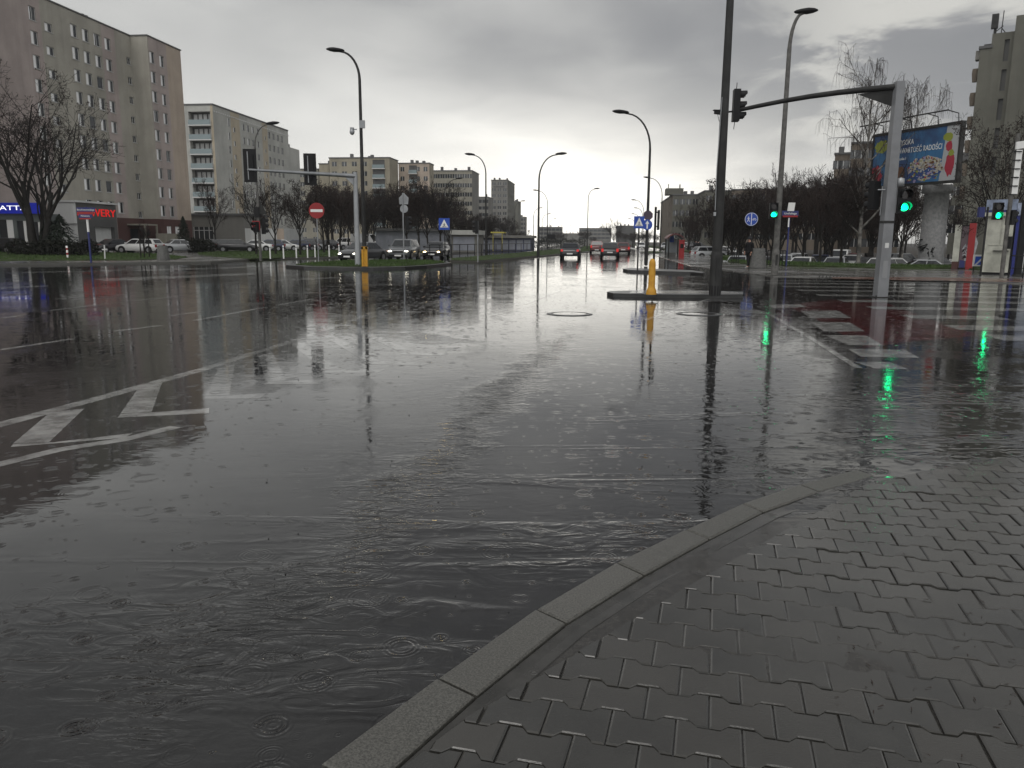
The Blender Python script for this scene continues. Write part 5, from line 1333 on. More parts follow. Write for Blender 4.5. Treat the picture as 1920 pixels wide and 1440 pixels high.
m.build('poster', [mat('poster_blue', (.03, .12, .24), .4, var=.5, vscale=.5, col2=(.025, .05, .13)), mat('poster_green', (.22, .25, .03), .5), mat('poster_red', (.30, .02, .04), .5), mat('poster_cream', (.40, .37, .30), .5, var=.5, vscale=6), mat('poster_brown', (.12, .05, .02), .5), mat('poster_deep_blue', (.02, .06, .2), .5), mat('poster_grey', (.33, .34, .35), .5), mat('poster_lilac', (.3, .25, .4), .5)], bb)
for tx, z, s_ in (('WYSOKA', .80, .115), ('ZAWARTOŚĆ RADOŚCI', .64, .115), ('w Kramiku 1', .49, .06)):
    text(tx, HB*s_*1.25, W['white'], bb, (WB*.29, fy-.02, HB*z), FRONT, 'LEFT', sx=.68)
m = MB()
m.tube([(-WB*.08, -.9, HB+.75), (WB*.65, -.9, HB+.85), (WB*.97, -.9, HB+.85)], .05, 6)
for x in (.1, .45, .75, .97): m.tube([(WB*x, .1, HB+.1), (WB*x, -.0, HB+.7), (WB*x, -.9, HB+.82)], .035, 6)
m.build('light_rail', W['steeldark'], bb)
m = MB(); cl_ = [P(1733, 500, D_), P(1777, 500, D_)]; wl_ = (cl_[1] - cl_[0]).length/2
lc = Matrix.Rotation(-ang, 3, 'Z') @ (V(bc.x, bc.y, 0) - V(B_.x, B_.y, 0))
m.lathe([(wl_*1.0, -zb_-.8), (wl_*.98, -zb_+2.2), (wl_*.95, -zb_+2.21), (wl_*.93, -.8), (wl_*1.2, -.7), (wl_*1.15, -.2)], 20, c=(lc.x, .9, 0))
m.build('column', mat('stained_concrete', (.15, .15, .15), .7, var=.3, vscale=5, streak=.6), bb)
m = MB(); rr = random.Random(3)
for i in range(9):                             # dark scrawl sprayed on the column
    a0_ = R(-90) + rr.uniform(-.6, .6); z = -zb_ + rr.uniform(.5, 1.7); pts = []
    for j in range(7): pts.append((lc.x + (wl_+.012)*math.cos(a0_ + j*.07*rr.choice([-1, 1])), .9 + (wl_+.012)*math.sin(a0_ + j*.07), z + rr.uniform(-.2, .2) + j*.05))
    m.tube(pts, .03, 4)
m.build('graffiti', W['black'], bb)

# ------------------------------------------------------------------ kiosks and advertising stand at the right
kb = G(1840, 514.5, .035); kz = P(1838, 407, kb.y).z
W['cream'] = mat('cream_sheet', (.43, .43, .37), .5, var=.3, vscale=1.4); W['kblue'] = mat('deep_blue_frame', (.012, .02, .16), .4)
ka = -.68
kio = thing('kiosk', 'cream corrugated kiosk with two shutters and a stained lower panel, behind the green walking man', 'kiosk', kb, ka)
ku = V(math.cos(ka), math.sin(ka), 0); kw = on_plane(1893, 480, kb, ku)[0]
kzt = P(1840, 407, kb.y).z
m = MB(); m.box(0, kw, 0, 2.2, .12, kzt); m.build('wall', W['cream'], kio)
m = MB(); m.box(-.1, kw+.1, -.25, 2.3, kzt+.002, kzt+.18); m.build('canopy', W['cream'], kio)
m = MB(); m.box(-.1, kw+.1, -.05, 2.3, kzt+.185, kzt+.30, 1); m.box(-.1, kw+.1, -.12, .0, kzt+.3, kzt+.80, 0); m.build('fascia', [mat('pale_blue_fascia', (.20, .24, .33), .5, var=.4, vscale=3), W['kblue']], kio)
for j in range(2): m = MB(); m.box(.14 + j*kw*.48, .14 + j*kw*.48 + kw*.42, -.03, -.003, 1.45, kzt-.1); m.build('shutter', W['cream'], kio)
m = MB(); m.box(kw*.35, kw*.95, -.10, -.003, 1.16, 1.20); m.build('counter_shelf', W['steeldark'], kio)
m = MB()
for i in range(16): m.box(.1 + i*(kw-.2)/16, .1 + i*(kw-.2)/16 + .03, -.025, -.002, .2, 1.1)
m.build('corrugation', W['cream'], kio); m = MB(); m.box(-.02, kw+.02, .05, 2.15, .0, .118); m.build('plinth', W['black'], kio)
k2 = thing('kiosk', 'second kiosk with deep blue corner posts and grey panels cut by the right edge', 'kiosk', kb + ku*(kw+.12), ka); k2w = 4.2
m = MB(); m.box(.03, k2w, .0, 2.2, .12, kzt+.1); m.build('wall', W['shut'], k2)
m = MB(); m.box(.0, .16, -.06, -.003, .0, kzt+.1); m.box(.0, k2w, -.1, -.062, kzt-.25, kzt+.25); m.build('frame', W['kblue'], k2)
m = MB(); m.box(.3, 2.4, -.05, -.003, 1.3, kzt-.35); m.build('shutter', mat('grey_blue_shutter', (.30, .33, .36), .4), k2)
m = MB(); m.box(.0, k2w, -.16, -.102, kzt+.02, kzt+.62); m.build('fascia', mat('pale_sign_fascia', (.28, .32, .42), .5, var=.5, vscale=4), k2)
for i in range(7): m = MB(); m.box(.3 + i*.3, .54 + i*.3, -.04, -.003, .2, 1.15); m.build('panel', W['white_r'], k2)
ab = G(1783, 504.5, .05); aw = on_plane(1825, 480, ab, V(math.cos(-.6), math.sin(-.6), 0))[0]; az_ = P(1800, 423, ab.y).z
ad = thing('advert_stand', 'advertising stand with cream post, dark poster and red side, left of the cream kiosk', 'advertising stand', ab, -.6)
m = MB(); m.box(0, .34, 0, .5, .45, az_); m.build('side_panel', W['cream'], ad); m = MB(); m.box(0, .34, 0, .5, 0, .449); m.build('plinth', W['brick'], ad)
m = MB(); m.box(.345, aw-.36, .1, .4, 0, az_-.02, 0); m.build('body', W['black'], ad)
m = MB(); rr = random.Random(12); m.quad((.36, .095, .1), (aw-.37, .095, .1), (aw-.37, .095, az_-.1), (.36, .095, az_-.1), 0)
m.add([(.62, .09, .5), (1.1, .09, .5), (1.25, .09, az_*.6), (1.0, .09, az_-.4), (.8, .09, az_-.45)], [(0, 1, 2, 3, 4)], 1)
for i in range(16): x, z = rr.uniform(.45, aw-.55), rr.uniform(.55, 1.3); m.add([(x, .086-i*.0005, z), (x+.2, .086-i*.0005, z+.05), (x+.12, .086-i*.0005, z+.22)], [(0, 1, 2)], rr.choice([1, 2, 0]))
m.quad((.40, .088, .1), (aw-.42, .088, .1), (aw-.42, .088, .5), (.40, .088, .55), 3)
m.build('poster', [mat('poster_dusk', (.10, .07, .08), .4), mat('poster_shirt', (.33, .35, .37), .5, var=.4, vscale=5), W['black'], W['navy']], ad)
m = MB(); m.box(aw-.355, aw, 0, .5, 0, az_+.08); m.build('red_side', W['red'], ad)
t = thing('notice_board', 'small tilted pale and blue board low between the red panel and the kiosk', 'board', G(1822, 512, .05)); m = MB(); m.box(.0, .62, 0, .04, .35, .95); m.build('board', W['slabw'], t); m = MB(); m.add([(.08, -.004, .42), (.5, -.004, .86), (.1, -.004, .86)], [(0, 1, 2)]); m.add([(.2, -.004, .42), (.55, -.004, .42), (.55, -.004, .78)], [(0, 1, 2)]); m.build('graphic', W['blue'], t); m = MB(); m.box(.05, .10, .01, .03, 0, .35); m.box(.5, .55, .01, .03, 0, .35); m.build('leg', W['steeldark'], t)

b = G(1223.5, 551.5, .103); zt = P(1224.5, 388, b.y).z - b.z
t = thing('sign_post', 'thin black post rising just behind the round-topped yellow bollard with an edge-on plate', 'post', b); m = MB(); m.tube([V(0, 0, 0), V(0, 0, zt)], .032, 8); m.build('post', W['black'], t)
m = MB(); m.box(.07, .10, -.12, .12, zt*.74, zt*.965); m.build('edge_on_plate', W['steeldark'], t)
m = MB(); m.tube([V(0, 0, zt*.94), V(.07, 0, zt*.94)], .015, 5); m.tube([V(0, 0, zt*.78), V(.07, 0, zt*.78)], .015, 5); m.build('bracket', W['black'], t)
q = P(1033.5, 444.5, 150); t = thing('information_board', 'small dark overhead information board on two legs far down the median', 'board', (q.x, q.y, .1)); m = MB(); m.box(-.75, .75, -.06, .06, q.z-.45, q.z+.4); m.build('board', W['black'], t)
for x in (-.6, .6): m = MB(); m.tube([V(x, 0, 0), V(x, 0, q.z-.45)], .05, 6); m.build('leg', W['steeldark'], t)
# ================================================================== VEHICLES
PAINT = {'black': (.010, .010, .012), 'navy': (.012, .018, .055), 'white': (.62, .62, .61), 'silver': (.34, .35, .36), 'red': (.10, .008, .008), 'grey': (.09, .095, .10), 'graphite': (.035, .036, .04), 'brown': (.05, .035, .025), 'beige': (.40, .36, .28)}
PM = {}
def paint(c):
    if c not in PM: PM[c] = mat(c + '_car_paint', PAINT[c], .28, coat=.6, spec=.5)
    return PM[c]
KIND = {  # length, width, height, shoulder, bonnet length, tail length, windscreen rake, rear rake
    'hatch': (4.15, 1.76, 1.47, .93, 1.02, .10, .78, .42), 'sedan': (4.5, 1.78, 1.43, .92, 1.12, .72, .80, .72), 'wagon': (4.6, 1.78, 1.47, .93, 1.10, .10, .80, .38),
    'suv': (4.45, 1.84, 1.66, 1.06, 1.08, .12, .70, .38), 'van': (5.3, 2.0, 2.45, 1.25, .75, .04, .95, .08), 'smallvan': (4.4, 1.82, 1.85, 1.10, .85, .04, .85, .10)}
PROTO = {}
def make_car(kind, col, lights):
    Lc, Wc, Hc, sh_, bon, tail, wr, rrk = KIND[kind]
    key = (kind, col, lights)
    root = link('parked_car' if lights in ('off', 'red') else 'moving_car', None); root.empty_display_size = .3
    m = MB(); h = Wc/2; yf, yr = Lc/2, -Lc/2
    yc, yb = yf - bon, yr + tail
    hood = sh_ - .10
    st = [(yr, .42, sh_-.30, h*.80), (yr+.05, .30, sh_-.12, h*.90), (yr+.25, .24, sh_-.03, h*.97), (yr+max(tail, .3), .22, sh_, h), (0, .21, sh_, h), (yc, .22, sh_, h), (yf-.55, .22, hood, h*.985), (yf-.22, .23, hood-.07, h*.93), (yf-.06, .27, hood-.18, h*.84), (yf, .38, hood-.32, h*.74)]
    rings = []
    for y, zb, zs_, w in st:
        mid = zb + (zs_-zb)*.55
        half = [(0, zb), (w*.86, zb), (w*.97, zb+.09), (w, mid), (w*.975, zs_-.08), (w*.90, zs_), (w*.5, zs_+.015), (0, zs_+.02)]
        rings.append([(x, y, z) for x, z in half] + [(-x, y, z) for x, z in half[-2:0:-1]])
    nr = len(rings[0]); vv = [p for r_ in rings for p in r_]
    m.add(vv, [(i*nr+k, (i+1)*nr+k, (i+1)*nr+(k+1) % nr, i*nr+(k+1) % nr) for i in range(len(rings)-1) for k in range(nr)], 0, True)
    m.add(rings[0], [tuple(range(nr))]); m.add(rings[-1], [tuple(range(nr))[::-1]])
    # cabin
    gb_ = h*.93; gr_ = h*(.74 if kind not in ('van', 'smallvan') else .84); zt_ = Hc - .05
    base = [(-gb_, yb, sh_-.01), (gb_, yb, sh_-.01), (gb_, yc, sh_-.01), (-gb_, yc, sh_-.01)]
    roof = [(-gr_, yb+rrk, zt_), (gr_, yb+rrk, zt_), (gr_, yc-wr, zt_), (-gr_, yc-wr, zt_)]
    m.add(base + roof, [(0, 1, 5, 4), (1, 2, 6, 5), (2, 3, 7, 6), (3, 0, 4, 7)])
    ri = [(x*.86, (y + (.12 if i < 2 else -.14)), Hc) for i, (x, y, z) in enumerate(roof)]
    m.add(roof + ri, [(0, 1, 5, 4), (1, 2, 6, 5), (2, 3, 7, 6), (3, 0, 4, 7), (4, 5, 6, 7)], 0, True)
    axf, axr = yf - .82, yr + .80; wr_ = .32 if kind not in ('suv', 'van') else .36
    for y in (axf, axr):
        for s_ in (-1, 1): m.cyl((s_*(h-.10), y, wr_+.03), wr_+.075, (1, 0, 0), .215, 22, 1)
    m.box(-h*.80, h*.80, yf-.12, yf+.012, .30, .46, 1); m.box(-h*.85, h*.85, yr-.012, yr+.1, .28, .45, 1)
    m.box(-h*.45, h*.45, yf-.10, yf+.006, hood-.36, hood-.22, 1)
    m.build('body', [paint(col), W['black']], root)
    def pane(a, b, c, d, k0=.06, k1=.94, z0=.08, z1=.90, name='window', off=.012):
        a, b, c, d = map(Vector, (a, b, c, d)); n_ = (b-a).cross(d-a).normalized()*off
        def q(s_, t_): return a*(1-s_)*(1-t_) + b*s_*(1-t_) + c*s_*t_ + d*(1-s_)*t_ + n_
        m = MB(); m.quad(q(k0, z0), q(k1, z0), q(k1, z1), q(k0, z1)); return m.build(name, W['glass'], root)
    pane(base[2], base[3], roof[3], roof[2], name='windscreen')
    if kind != 'van': pane(base[0], base[1], roof[1], roof[0], .08, .92, .15, .9, 'rear_window')
    for A_, B_, C_, D__ in ((base[1], base[2], roof[2], roof[1]), (base[3], base[0], roof[0], roof[3])):
        flip = A_ is base[3]
        if kind == 'van':
            pane(A_, B_, C_, D__, .05 if flip else .72, .28 if flip else .95); continue
        ks = [(.05, .36), (.385, .66), (.685, .93)] if kind in ('wagon', 'suv', 'smallvan') else [(.07, .48), (.505, .92)]
        for k0, k1 in ks: pane(A_, B_, C_, D__, k0, k1)
    for y in (axf, axr):
        for s_ in (-1, 1):
            m = MB(); m.cyl((s_*(h-.085), y, wr_), wr_, (1, 0, 0), .22, 22); w_ = m.build('wheel', W['rubber'], root)
            m = MB(); x = s_*(h+.028)
            m.cyl((x, y, wr_), wr_*.64, (1, 0, 0), .02, 18); m.build('rim', W['rim'], w_)
    hl = {'on': 'head_lit', 'warm': 'head_warm'}.get(lights, 'head_off')
    for s_ in (-1, 1):
        m = MB(); m.ell((s_*h*.66, yf-.11, hood-.25), .19, .10, .085, 10, 6); m.build('headlight', W[hl], root)
        m = MB(); ztl = sh_-.12 if kind not in ('van',) else 1.0
        m.obox((s_*h*.80, yr+.045, ztl-.06), (.10, 0, 0), (0, .06, 0), (0, 0, .15 if kind in ('hatch', 'wagon', 'suv', 'smallvan', 'van') else .09)); m.build('taillight', W['tail_lit' if lights == 'tail' else 'tail_off'], root)
        m = MB(); m.obox((s_*(h+.07), yc-.28, sh_+.08), (.10, 0, 0), (0, .05, 0), (0, 0, .07)); m.build('mirror', paint(col), root)
    m = MB(); m.box(-.26, .26, yf+.012, yf+.022, .33, .44); m.build('number_plate', W['white'], root)
    m = MB(); m.box(-.26, .26, yr-.025, yr-.013, .50, .61) if kind == 'hatch' else m.box(-.26, .26, yr-.025, yr-.013, .40, .51); m.build('number_plate', W['white'], root)
    return root
def car(kind, col, loc, heading, label, lights='off', group='cars parked beside the avenue'):
    """heading: direction the bonnet points, degrees clockwise from straight ahead"""
    key = (kind, col, lights); rz = -R(heading)
    if key not in PROTO:
        o = make_car(kind, col, lights); PROTO[key] = o; o.location = loc; o.rotation_euler = (0, 0, rz)
    else:
        o = copy_tree(PROTO[key]); o.location = loc; o.rotation_euler = (0, 0, rz)
    for k in ('label', 'category', 'group'):
        if k in o.keys(): del o[k]
    return tag(o, label, 'van' if 'van' in kind else 'car', group)
mv = 'cars moving on the wet avenue'
AVD = math.degrees(AV)
car('sedan', 'graphite', G(681, 490.0, .0), 200, 'dark wet saloon with one glowing headlight waiting behind the yellow bollard and left lamp post', 'on', mv)
car('suv', 'grey', G(758, 487.3, .0), 185, 'grey car with the two brightest headlights, second of the three waiting cars', 'on', mv)
car('hatch', 'black', G(819, 484.3, .0), 187, 'dark hatchback with warm yellow lights behind the railing, last of the three waiting cars', 'warm', mv)
car('sedan', 'black', G(1070, 484.3, 0), AVD, 'dark saloon with red tail lights driving away nearest the grassy median', 'tail', mv)
car('suv', 'red', G(1119, 474.5, 0), AVD, 'red off-roader driving away between the two dark cars', 'tail', mv)
car('hatch', 'black', G(1143, 483.5, 0), AVD, 'black hatchback with red lights driving away right of the red off-roader', 'tail', mv)
car('wagon', 'silver', G(1149, 470.0, 0), AVD, 'pale car roof showing above the black hatchback driving away', 'tail', mv)
car('hatch', 'red', G(1167.5, 476.0, 0), AVD, 'red hatchback driving away farthest right of the moving cars', 'tail', mv)
car('sedan', 'white', G(1202, 467.5, 0), 180+AVD, 'small far pale car behind the base of the crossing sign', 'off', mv)
# left car park
Lz = .10
for kind, col, px, py, hd, lb in (
    ('hatch', 'black', 5, 474, -80, 'black hatchback cut by the left edge below the blue shop sign'), ('sedan', 'black', 211, 474.0, 205, 'black saloon with bright wet windscreen behind the young staked tree'),
    ('wagon', 'white', 263, 474.5, -82, 'white estate car parked side-on left of the concrete bin'), ('hatch', 'graphite', 316, 467, -95, 'dark car roof between the white estate and the pale saloon'),
    ('sedan', 'silver', 339, 473.3, 48, 'pale silver saloon parked side-on right of the concrete bin'), ('wagon', 'black', 446, 472.5, 80, 'black estate car with roof rails on the grass edge under the bare tree'),
    ('hatch', 'black', 408, 468.2, 60, 'black hatchback hidden behind the black estate car'), ('hatch', 'navy', 504, 470.8, 258, 'dark blue hatchback behind the red-lit signal post'), ('hatch', 'white', 532, 470.4, 70, 'white hatchback between the second and third roadside trees'),
    ('hatch', 'navy', 552, 470, 255, 'navy car right of the white hatchback'), ('wagon', 'graphite', 566, 469.6, 262, 'dark grey estate beside the navy car'), ('hatch', 'silver', 580, 469.2, 66, 'silver hatchback left of the no-entry pole'),
    ('suv', 'black', 594, 468.8, 72, 'black off-roader behind the no-entry pole'), ('hatch', 'black', 608, 468.4, 255, 'black hatchback right of the no-entry pole'), ('sedan', 'silver', 624, 468.0, 66, 'silver saloon with red rear lamp by the last white post'),
    ('sedan', 'white', 478, 471.2, 258, 'white bonnet showing between the first two roadside trees'),
    ('smallvan', 'white', 645, 466.0, -70, 'small white van behind the bare trunks left of the lamp post'), ('van', 'white', 690, 467.5, 60, 'tall white van behind the waiting dark saloon')):
    car(kind, col, G(px, py, Lz), hd, lb)
# right car park, lower than the verge
Rz = -.95
rows = [('hatch', 'silver', 1385, 63, 205, 'silver hatchback on the low car park left of the person in black'), ('hatch', 'graphite', 1447, 63, 30, 'dark hatchback behind the concrete bin'), ('sedan', 'white', 1506, 62, 212, 'white saloon nose-on right of the navy name sign'),
        ('sedan', 'silver', 1568, 62, 210, 'silver saloon nose-on left of the birch trunk'), ('hatch', 'graphite', 1630, 61, 30, 'dark hatchback behind the grey gantry post'), ('hatch', 'white', 1674, 58, 62, 'white hatchback with a red rear lamp right of the gantry post'), ('sedan', 'silver', 1728, 55.5, 285, 'pale saloon roof just above the verge left of the concrete column'),
        ('suv', 'black', 1415, 72, 208, 'black off-roader in the second row behind the person in black'), ('wagon', 'silver', 1478, 72, 30, 'silver estate in the second row behind the navy sign post'), ('hatch', 'navy', 1538, 71, 205, 'navy hatchback in the second row between dark trunks'), ('wagon', 'white', 1598, 71, 208, 'white estate in the second row behind the birch'), ('suv', 'graphite', 1690, 69, 66, 'dark off-roader behind the white hatchback'),
        ('hatch', 'silver', 1500, 82, 30, 'silver hatchback in the far row among the trunks'), ('smallvan', 'white', 1575, 82, 210, 'white van in the far row left of the birch'), ('hatch', 'red', 1600, 83, 205, 'dull red hatchback in the far row beside the white van'), ('sedan', 'black', 1745, 70, 250, 'black saloon behind the pale saloon roof')]
for kind, col, px, dep, hd, lb in rows:
    q = P(px, 480, dep); car(kind, col, (q.x, q.y, Rz), hd, lb, group='cars in the sunken car park')
for kind, col, px, py, hd, lb in (('hatch', 'silver', 1248, 468, 200, 'silver car left of the bus shelter'), ('suv', 'graphite', 1306, 468.5, 80, 'dark off-roader right of the red ticket machine'), ('hatch', 'white', 1285, 467, 210, 'white car behind the red ticket machine'), ('van', 'grey', 1296, 463.5, 90, 'grey van roof far behind the bus shelter')):
    car(kind, col, G(px, py, .0), hd, lb, group='cars near the bus shelter')
for i, px in enumerate((1330, 1350, 1364)): 
    q = P(px, 470, 92 + 4*i); car('hatch', ['silver', 'graphite', 'white'][i], (q.x, q.y, -.4), 80 + 30*i, ['silver car far right of the walking couple', 'dark car between the walking couple and the tall pole', 'white car just left of the tallest pole'][i], group='cars in the sunken car park')

# ================================================================== PEOPLE
def skinmesh(name, pts, edges, rad, m_, parent, root_i=0, lv=2):
    me = bpy.data.meshes.new(name); me.from_pydata([tuple(p) for p in pts], edges, []); me.materials.append(m_)
    o = link(name, me, parent)
    s_ = o.modifiers.new('skin', 'SKIN'); s_.use_smooth_shade = True
    sub = o.modifiers.new('sub', 'SUBSURF'); sub.levels = lv; sub.render_levels = lv
    for i, r_ in enumerate(rad): me.skin_vertices[0].data[i].radius = (r_[0], r_[1]) if isinstance(r_, tuple) else (r_, r_)
    me.skin_vertices[0].data[root_i].use_root = True
    return o
def person(label, loc, rz, s=1.0, top='cloth', low='cloth', hat=True, bag=True, step=.20):
    t = thing('person', label, 'person', loc, rz); t.scale = (s, s, s)
    #  front is -y ; left/right x
    Hh = 1.74
    J = [(0, 0, .95), (0, .01, 1.12), (0, .02, 1.30), (0, .02, 1.44), (0, .0, 1.53), (0, -.01, 1.62), (0, -.01, 1.70),
         (.09, 0, .90), (.10, -step*.55, .50), (.10, -step*.9, .10), (.10, -step*.9-.12, .05),
         (-.09, 0, .90), (-.10, step*.25, .50), (-.10, step*1.0, .12), (-.10, step*1.0-.12, .05),
         (.19, .02, 1.40), (.25, .05, 1.14), (.24, -.08, .92), (.235, -.13, .84),
         (-.19, .02, 1.40), (-.25, .06, 1.14), (-.22, -.10, .95), (-.20, -.14, .88)]
    E_ = [(0, 1), (1, 2), (2, 3), (3, 4), (4, 5), (5, 6), (0, 7), (7, 8), (8, 9), (9, 10), (0, 11), (11, 12), (12, 13), (13, 14), (3, 15), (15, 16), (16, 17), (17, 18), (3, 19), (19, 20), (20, 21), (21, 22)]
    Rr_ = [(.13, .10), (.125, .095), (.15, .10), (.12, .08), .055, (.075, .09), (.06, .075), .085, .06, .045, .04, .085, .06, .045, .04, .055, .042, .034, .03, .055, .042, .034, .03]
    skinmesh('body', J, E_, Rr_, W['skin'], t)
    tj = [0, 1, 2, 3, 15, 16, 17, 19, 20, 21]; mp = {a: i for i, a in enumerate(tj)}
    te = [(mp[a], mp[b]) for a, b in E_ if a in mp and b in mp]
    skinmesh('jacket', [J[i] if i else (0, 0, .86) for i in tj] + [(0, .01, 1.535)], te + [(3, 10)], [(.175, .145), (.17, .14), (.19, .145), (.16, .12), .09, .07, .055, .09, .07, .055, (.085, .08)], W[top], t)
    lj = [0, 7, 8, 9, 11, 12, 13]; mp = {a: i for i, a in enumerate(lj)}
    skinmesh('trousers', [J[i] for i in lj], [(mp[a], mp[b]) for a, b in E_ if a in mp and b in mp], [(.15, .12), .105, .082, .066, .105, .082, .066], W[low], t)
    for a, b in ((9, 10), (13, 14)):
        m = MB(); q = Vector(J[b]); m.ell((q.x, q.y + .05, .05), .05, .14, .05, 10, 6); m.build('shoe', W['shoe'], t)
    m = MB(); m.ell((0, .012, 1.69), .098, .115, .105, 14, 8); m.build('cap' if hat else 'hair', W['cloth2'] if hat else W['bark'], t)
    m = MB(); m.ell((.035, -.095, 1.635), .013, .01, .009, 6, 4); m.ell((-.035, -.095, 1.635), .013, .01, .009, 6, 4); m.ell((0, -.115, 1.60), .014, .022, .022, 6, 4); m.ell((0, -.098, 1.56), .026, .008, .007, 6, 4); m.build('face_features', W['bark'], t)
    for s_ in (-1, 1):
        m = MB(); h_ = Vector(J[18] if s_ > 0 else J[22])
        for k in range(4): m.tube([h_ + V((k-1.5)*.018, 0, -.03), h_ + V((k-1.5)*.019, -.012, -.075 - .008*(k in (1, 2))), h_ + V((k-1.5)*.017, -.005, -.105 - .01*(k in (1, 2)))], [.009, .008, .006], 6)
        m.tube([h_ + V(-s_*.03, 0, .0), h_ + V(-s_*.05, -.02, -.04)], [.010, .008], 6); m.build('fingers', W['skin'], t)
    if bag:
        m = MB(); m.ell((0, .20, 1.22), .155, .10, .23, 12, 8); m.build('rucksack', W['cloth2'], t)
    return t
person('person in black jacket, dark cap and trousers striding left beside the wide concrete bin', G(1402.5, 502.8, .036), R(-55), 1.03, step=.20)
person('person in dark coat walking away on the far right pavement, left one of the pair', G(1304, 478.5, .036), R(185), 1.0, 'cloth2', 'cloth', bag=False, step=.16)
person('person in dark clothes walking close behind the pair partner on the far right pavement', G(1308.5, 477.8, .036), R(170), .97, 'cloth', 'cloth2', bag=False, step=.16)

# ================================================================== TREES
def grow(rng, p, d, ln, r, lv, cfg, out):
    nseg = 4 if lv < 2 else 3
    pts = [p.copy()]; rad = [r]; dd = d.normalized()
    for i in range(nseg):
        jit = V(rng.gauss(0, 1), rng.gauss(0, 1), rng.gauss(0, .6)) * cfg['wob'][min(lv, len(cfg['wob'])-1)]
        dd = (dd + jit + V(0, 0, cfg['up'][min(lv, len(cfg['up'])-1)])).normalized()
        p = p + dd * (ln / nseg); pts.append(p.copy()); rad.append(max(cfg['rmin'], r * (1 - .62*(i+1)/nseg)))
    out.append((pts, rad, lv))
    if lv >= cfg['levels']: return
    nch = cfg['n'][lv]
    for k in range(nch):
        t_ = cfg['t0'][lv] + (1 - cfg['t0'][lv]) * (k + rng.random()) / nch
        x = t_ * nseg; i = min(int(x), nseg-1); q = pts[i].lerp(pts[i+1], x - i)
        ax = (pts[i+1] - pts[i]).normalized()
        a = rng.uniform(0, 6.283) if lv else k * 2.4 + rng.uniform(-.4, .4)
        s1 = ax.cross(V(.3, .9, .1)).normalized(); s2 = ax.cross(s1)
        an = R(rng.uniform(*cfg['ang'][lv]))
        nd = ax * math.cos(an) + (s1 * math.cos(a) + s2 * math.sin(a)) * math.sin(an)
        rr_ = (r * (1 - .62*t_)) * rng.uniform(.45, .68)
        grow(rng, q, nd, ln * rng.uniform(*cfg['lr'][lv]) * (1.12 - .45*t_ if lv else 1), max(cfg['rmin'], rr_), lv+1, cfg, out)
def tree_meshes(name, seed, H_, cfg, trunk_r, starts=None, leaf=0, twigmat='twig', barkmat='bark', droop=None):
    rng = random.Random(seed); out = []
    for st in (starts or [(V(0, 0, -.1), V(0, 0, 1), H_*cfg['trunk'], trunk_r)]): grow(rng, *st, 0, cfg, out)
    a, b = MB(), MB()
    for pts, rad, lv in out:
        if lv <= 1: a.tube(pts, rad, 8 if lv == 0 else 5, cap=False)
        else: b.tube(pts, rad, 4 if lv == 2 else 3, cap=False, smooth=False)
        if droop and lv >= 1:
            for q in pts[1:]:
                for _ in range(droop[0] if lv < 3 else max(1, droop[0]//2)):
                    l = rng.uniform(.4, 1)*droop[1]; o1 = V(rng.gauss(0, .18), rng.gauss(0, .18), 0)
                    b.tube([q, q + o1*.7 + V(0, 0, -l*.25), q + o1 + V(0, 0, -l)], [droop[2]*1.2, droop[2], droop[2]*.7], 3, cap=False, smooth=False)
        if leaf and lv >= cfg['levels'] - 1 and rng.random() < leaf:
            for q in pts[1:]:
                for _ in range(2):
                    c = q + V(rng.gauss(0, .12), rng.gauss(0, .12), rng.gauss(0, .12)); u1 = V(rng.gauss(0, 1), rng.gauss(0, 1), rng.gauss(0, 1)).normalized()*.09; u2 = V(rng.gauss(0, 1), rng.gauss(0, 1), rng.gauss(0, 1)).normalized()*.06
                    b.add([c-u1, c+u2, c+u1, c-u2], [(0, 1, 2, 3)], 1)
    def me(mb_, nm, mats):
        x = bpy.data.meshes.new(nm); x.from_pydata(mb_.v, [], mb_.f)
        for q in mats: x.materials.append(W[q])
        x.polygons.foreach_set('material_index', mb_.m); x.polygons.foreach_set('use_smooth', mb_.sm); return x
    return me(a, 'trunk', [barkmat]), me(b, 'crown', [twigmat, 'leaf_dry'])
def plant(name, meshes, loc, rz, sc, label, cat='tree', group=None):
    t = thing(name, label, cat, loc, rz, group); t.scale = sc if isinstance(sc, tuple) else (sc, sc, sc)
    link('trunk', meshes[0], t); link('crown', meshes[1], t); return t
VASE = dict(levels=4, trunk=.50, n=(9, 6, 5, 3), t0=(.42, .25, .2, .2), ang=((24, 46), (22, 45), (22, 50), (25, 60)), lr=((.85, 1.05), (.42, .62), (.45, .65), (.45, .7)), wob=(.03, .08, .13, .2), up=(.05, .10, .09, .06), rmin=.013)
BIG = dict(levels=5, trunk=.36, n=(6, 5, 4, 4, 2), t0=(.45, .30, .25, .2, .15), ang=((18, 42), (22, 48), (25, 55), (28, 60), (30, 65)), lr=((1.0, 1.35), (.52, .75), (.5, .7), (.45, .62), (.45, .6)), wob=(.05, .10, .14, .18, .22), up=(.06, .07, .05, .03, .0), rmin=.010)
BIRCH = dict(levels=3, trunk=.96, n=(22, 6, 3), t0=(.16, .25, .2), ang=((30, 58), (22, 50), (25, 60)), lr=((.16, .42), (.40, .6), (.4, .6)), wob=(.02, .08, .14), up=(.06, .06, -.05), rmin=.010)
vm = [tree_meshes('vase', 40+i, 7.6, VASE, .16, twigmat='twig' if i % 2 else 'twig_red', leaf=0 if i < 3 else .30) for i in range(5)]
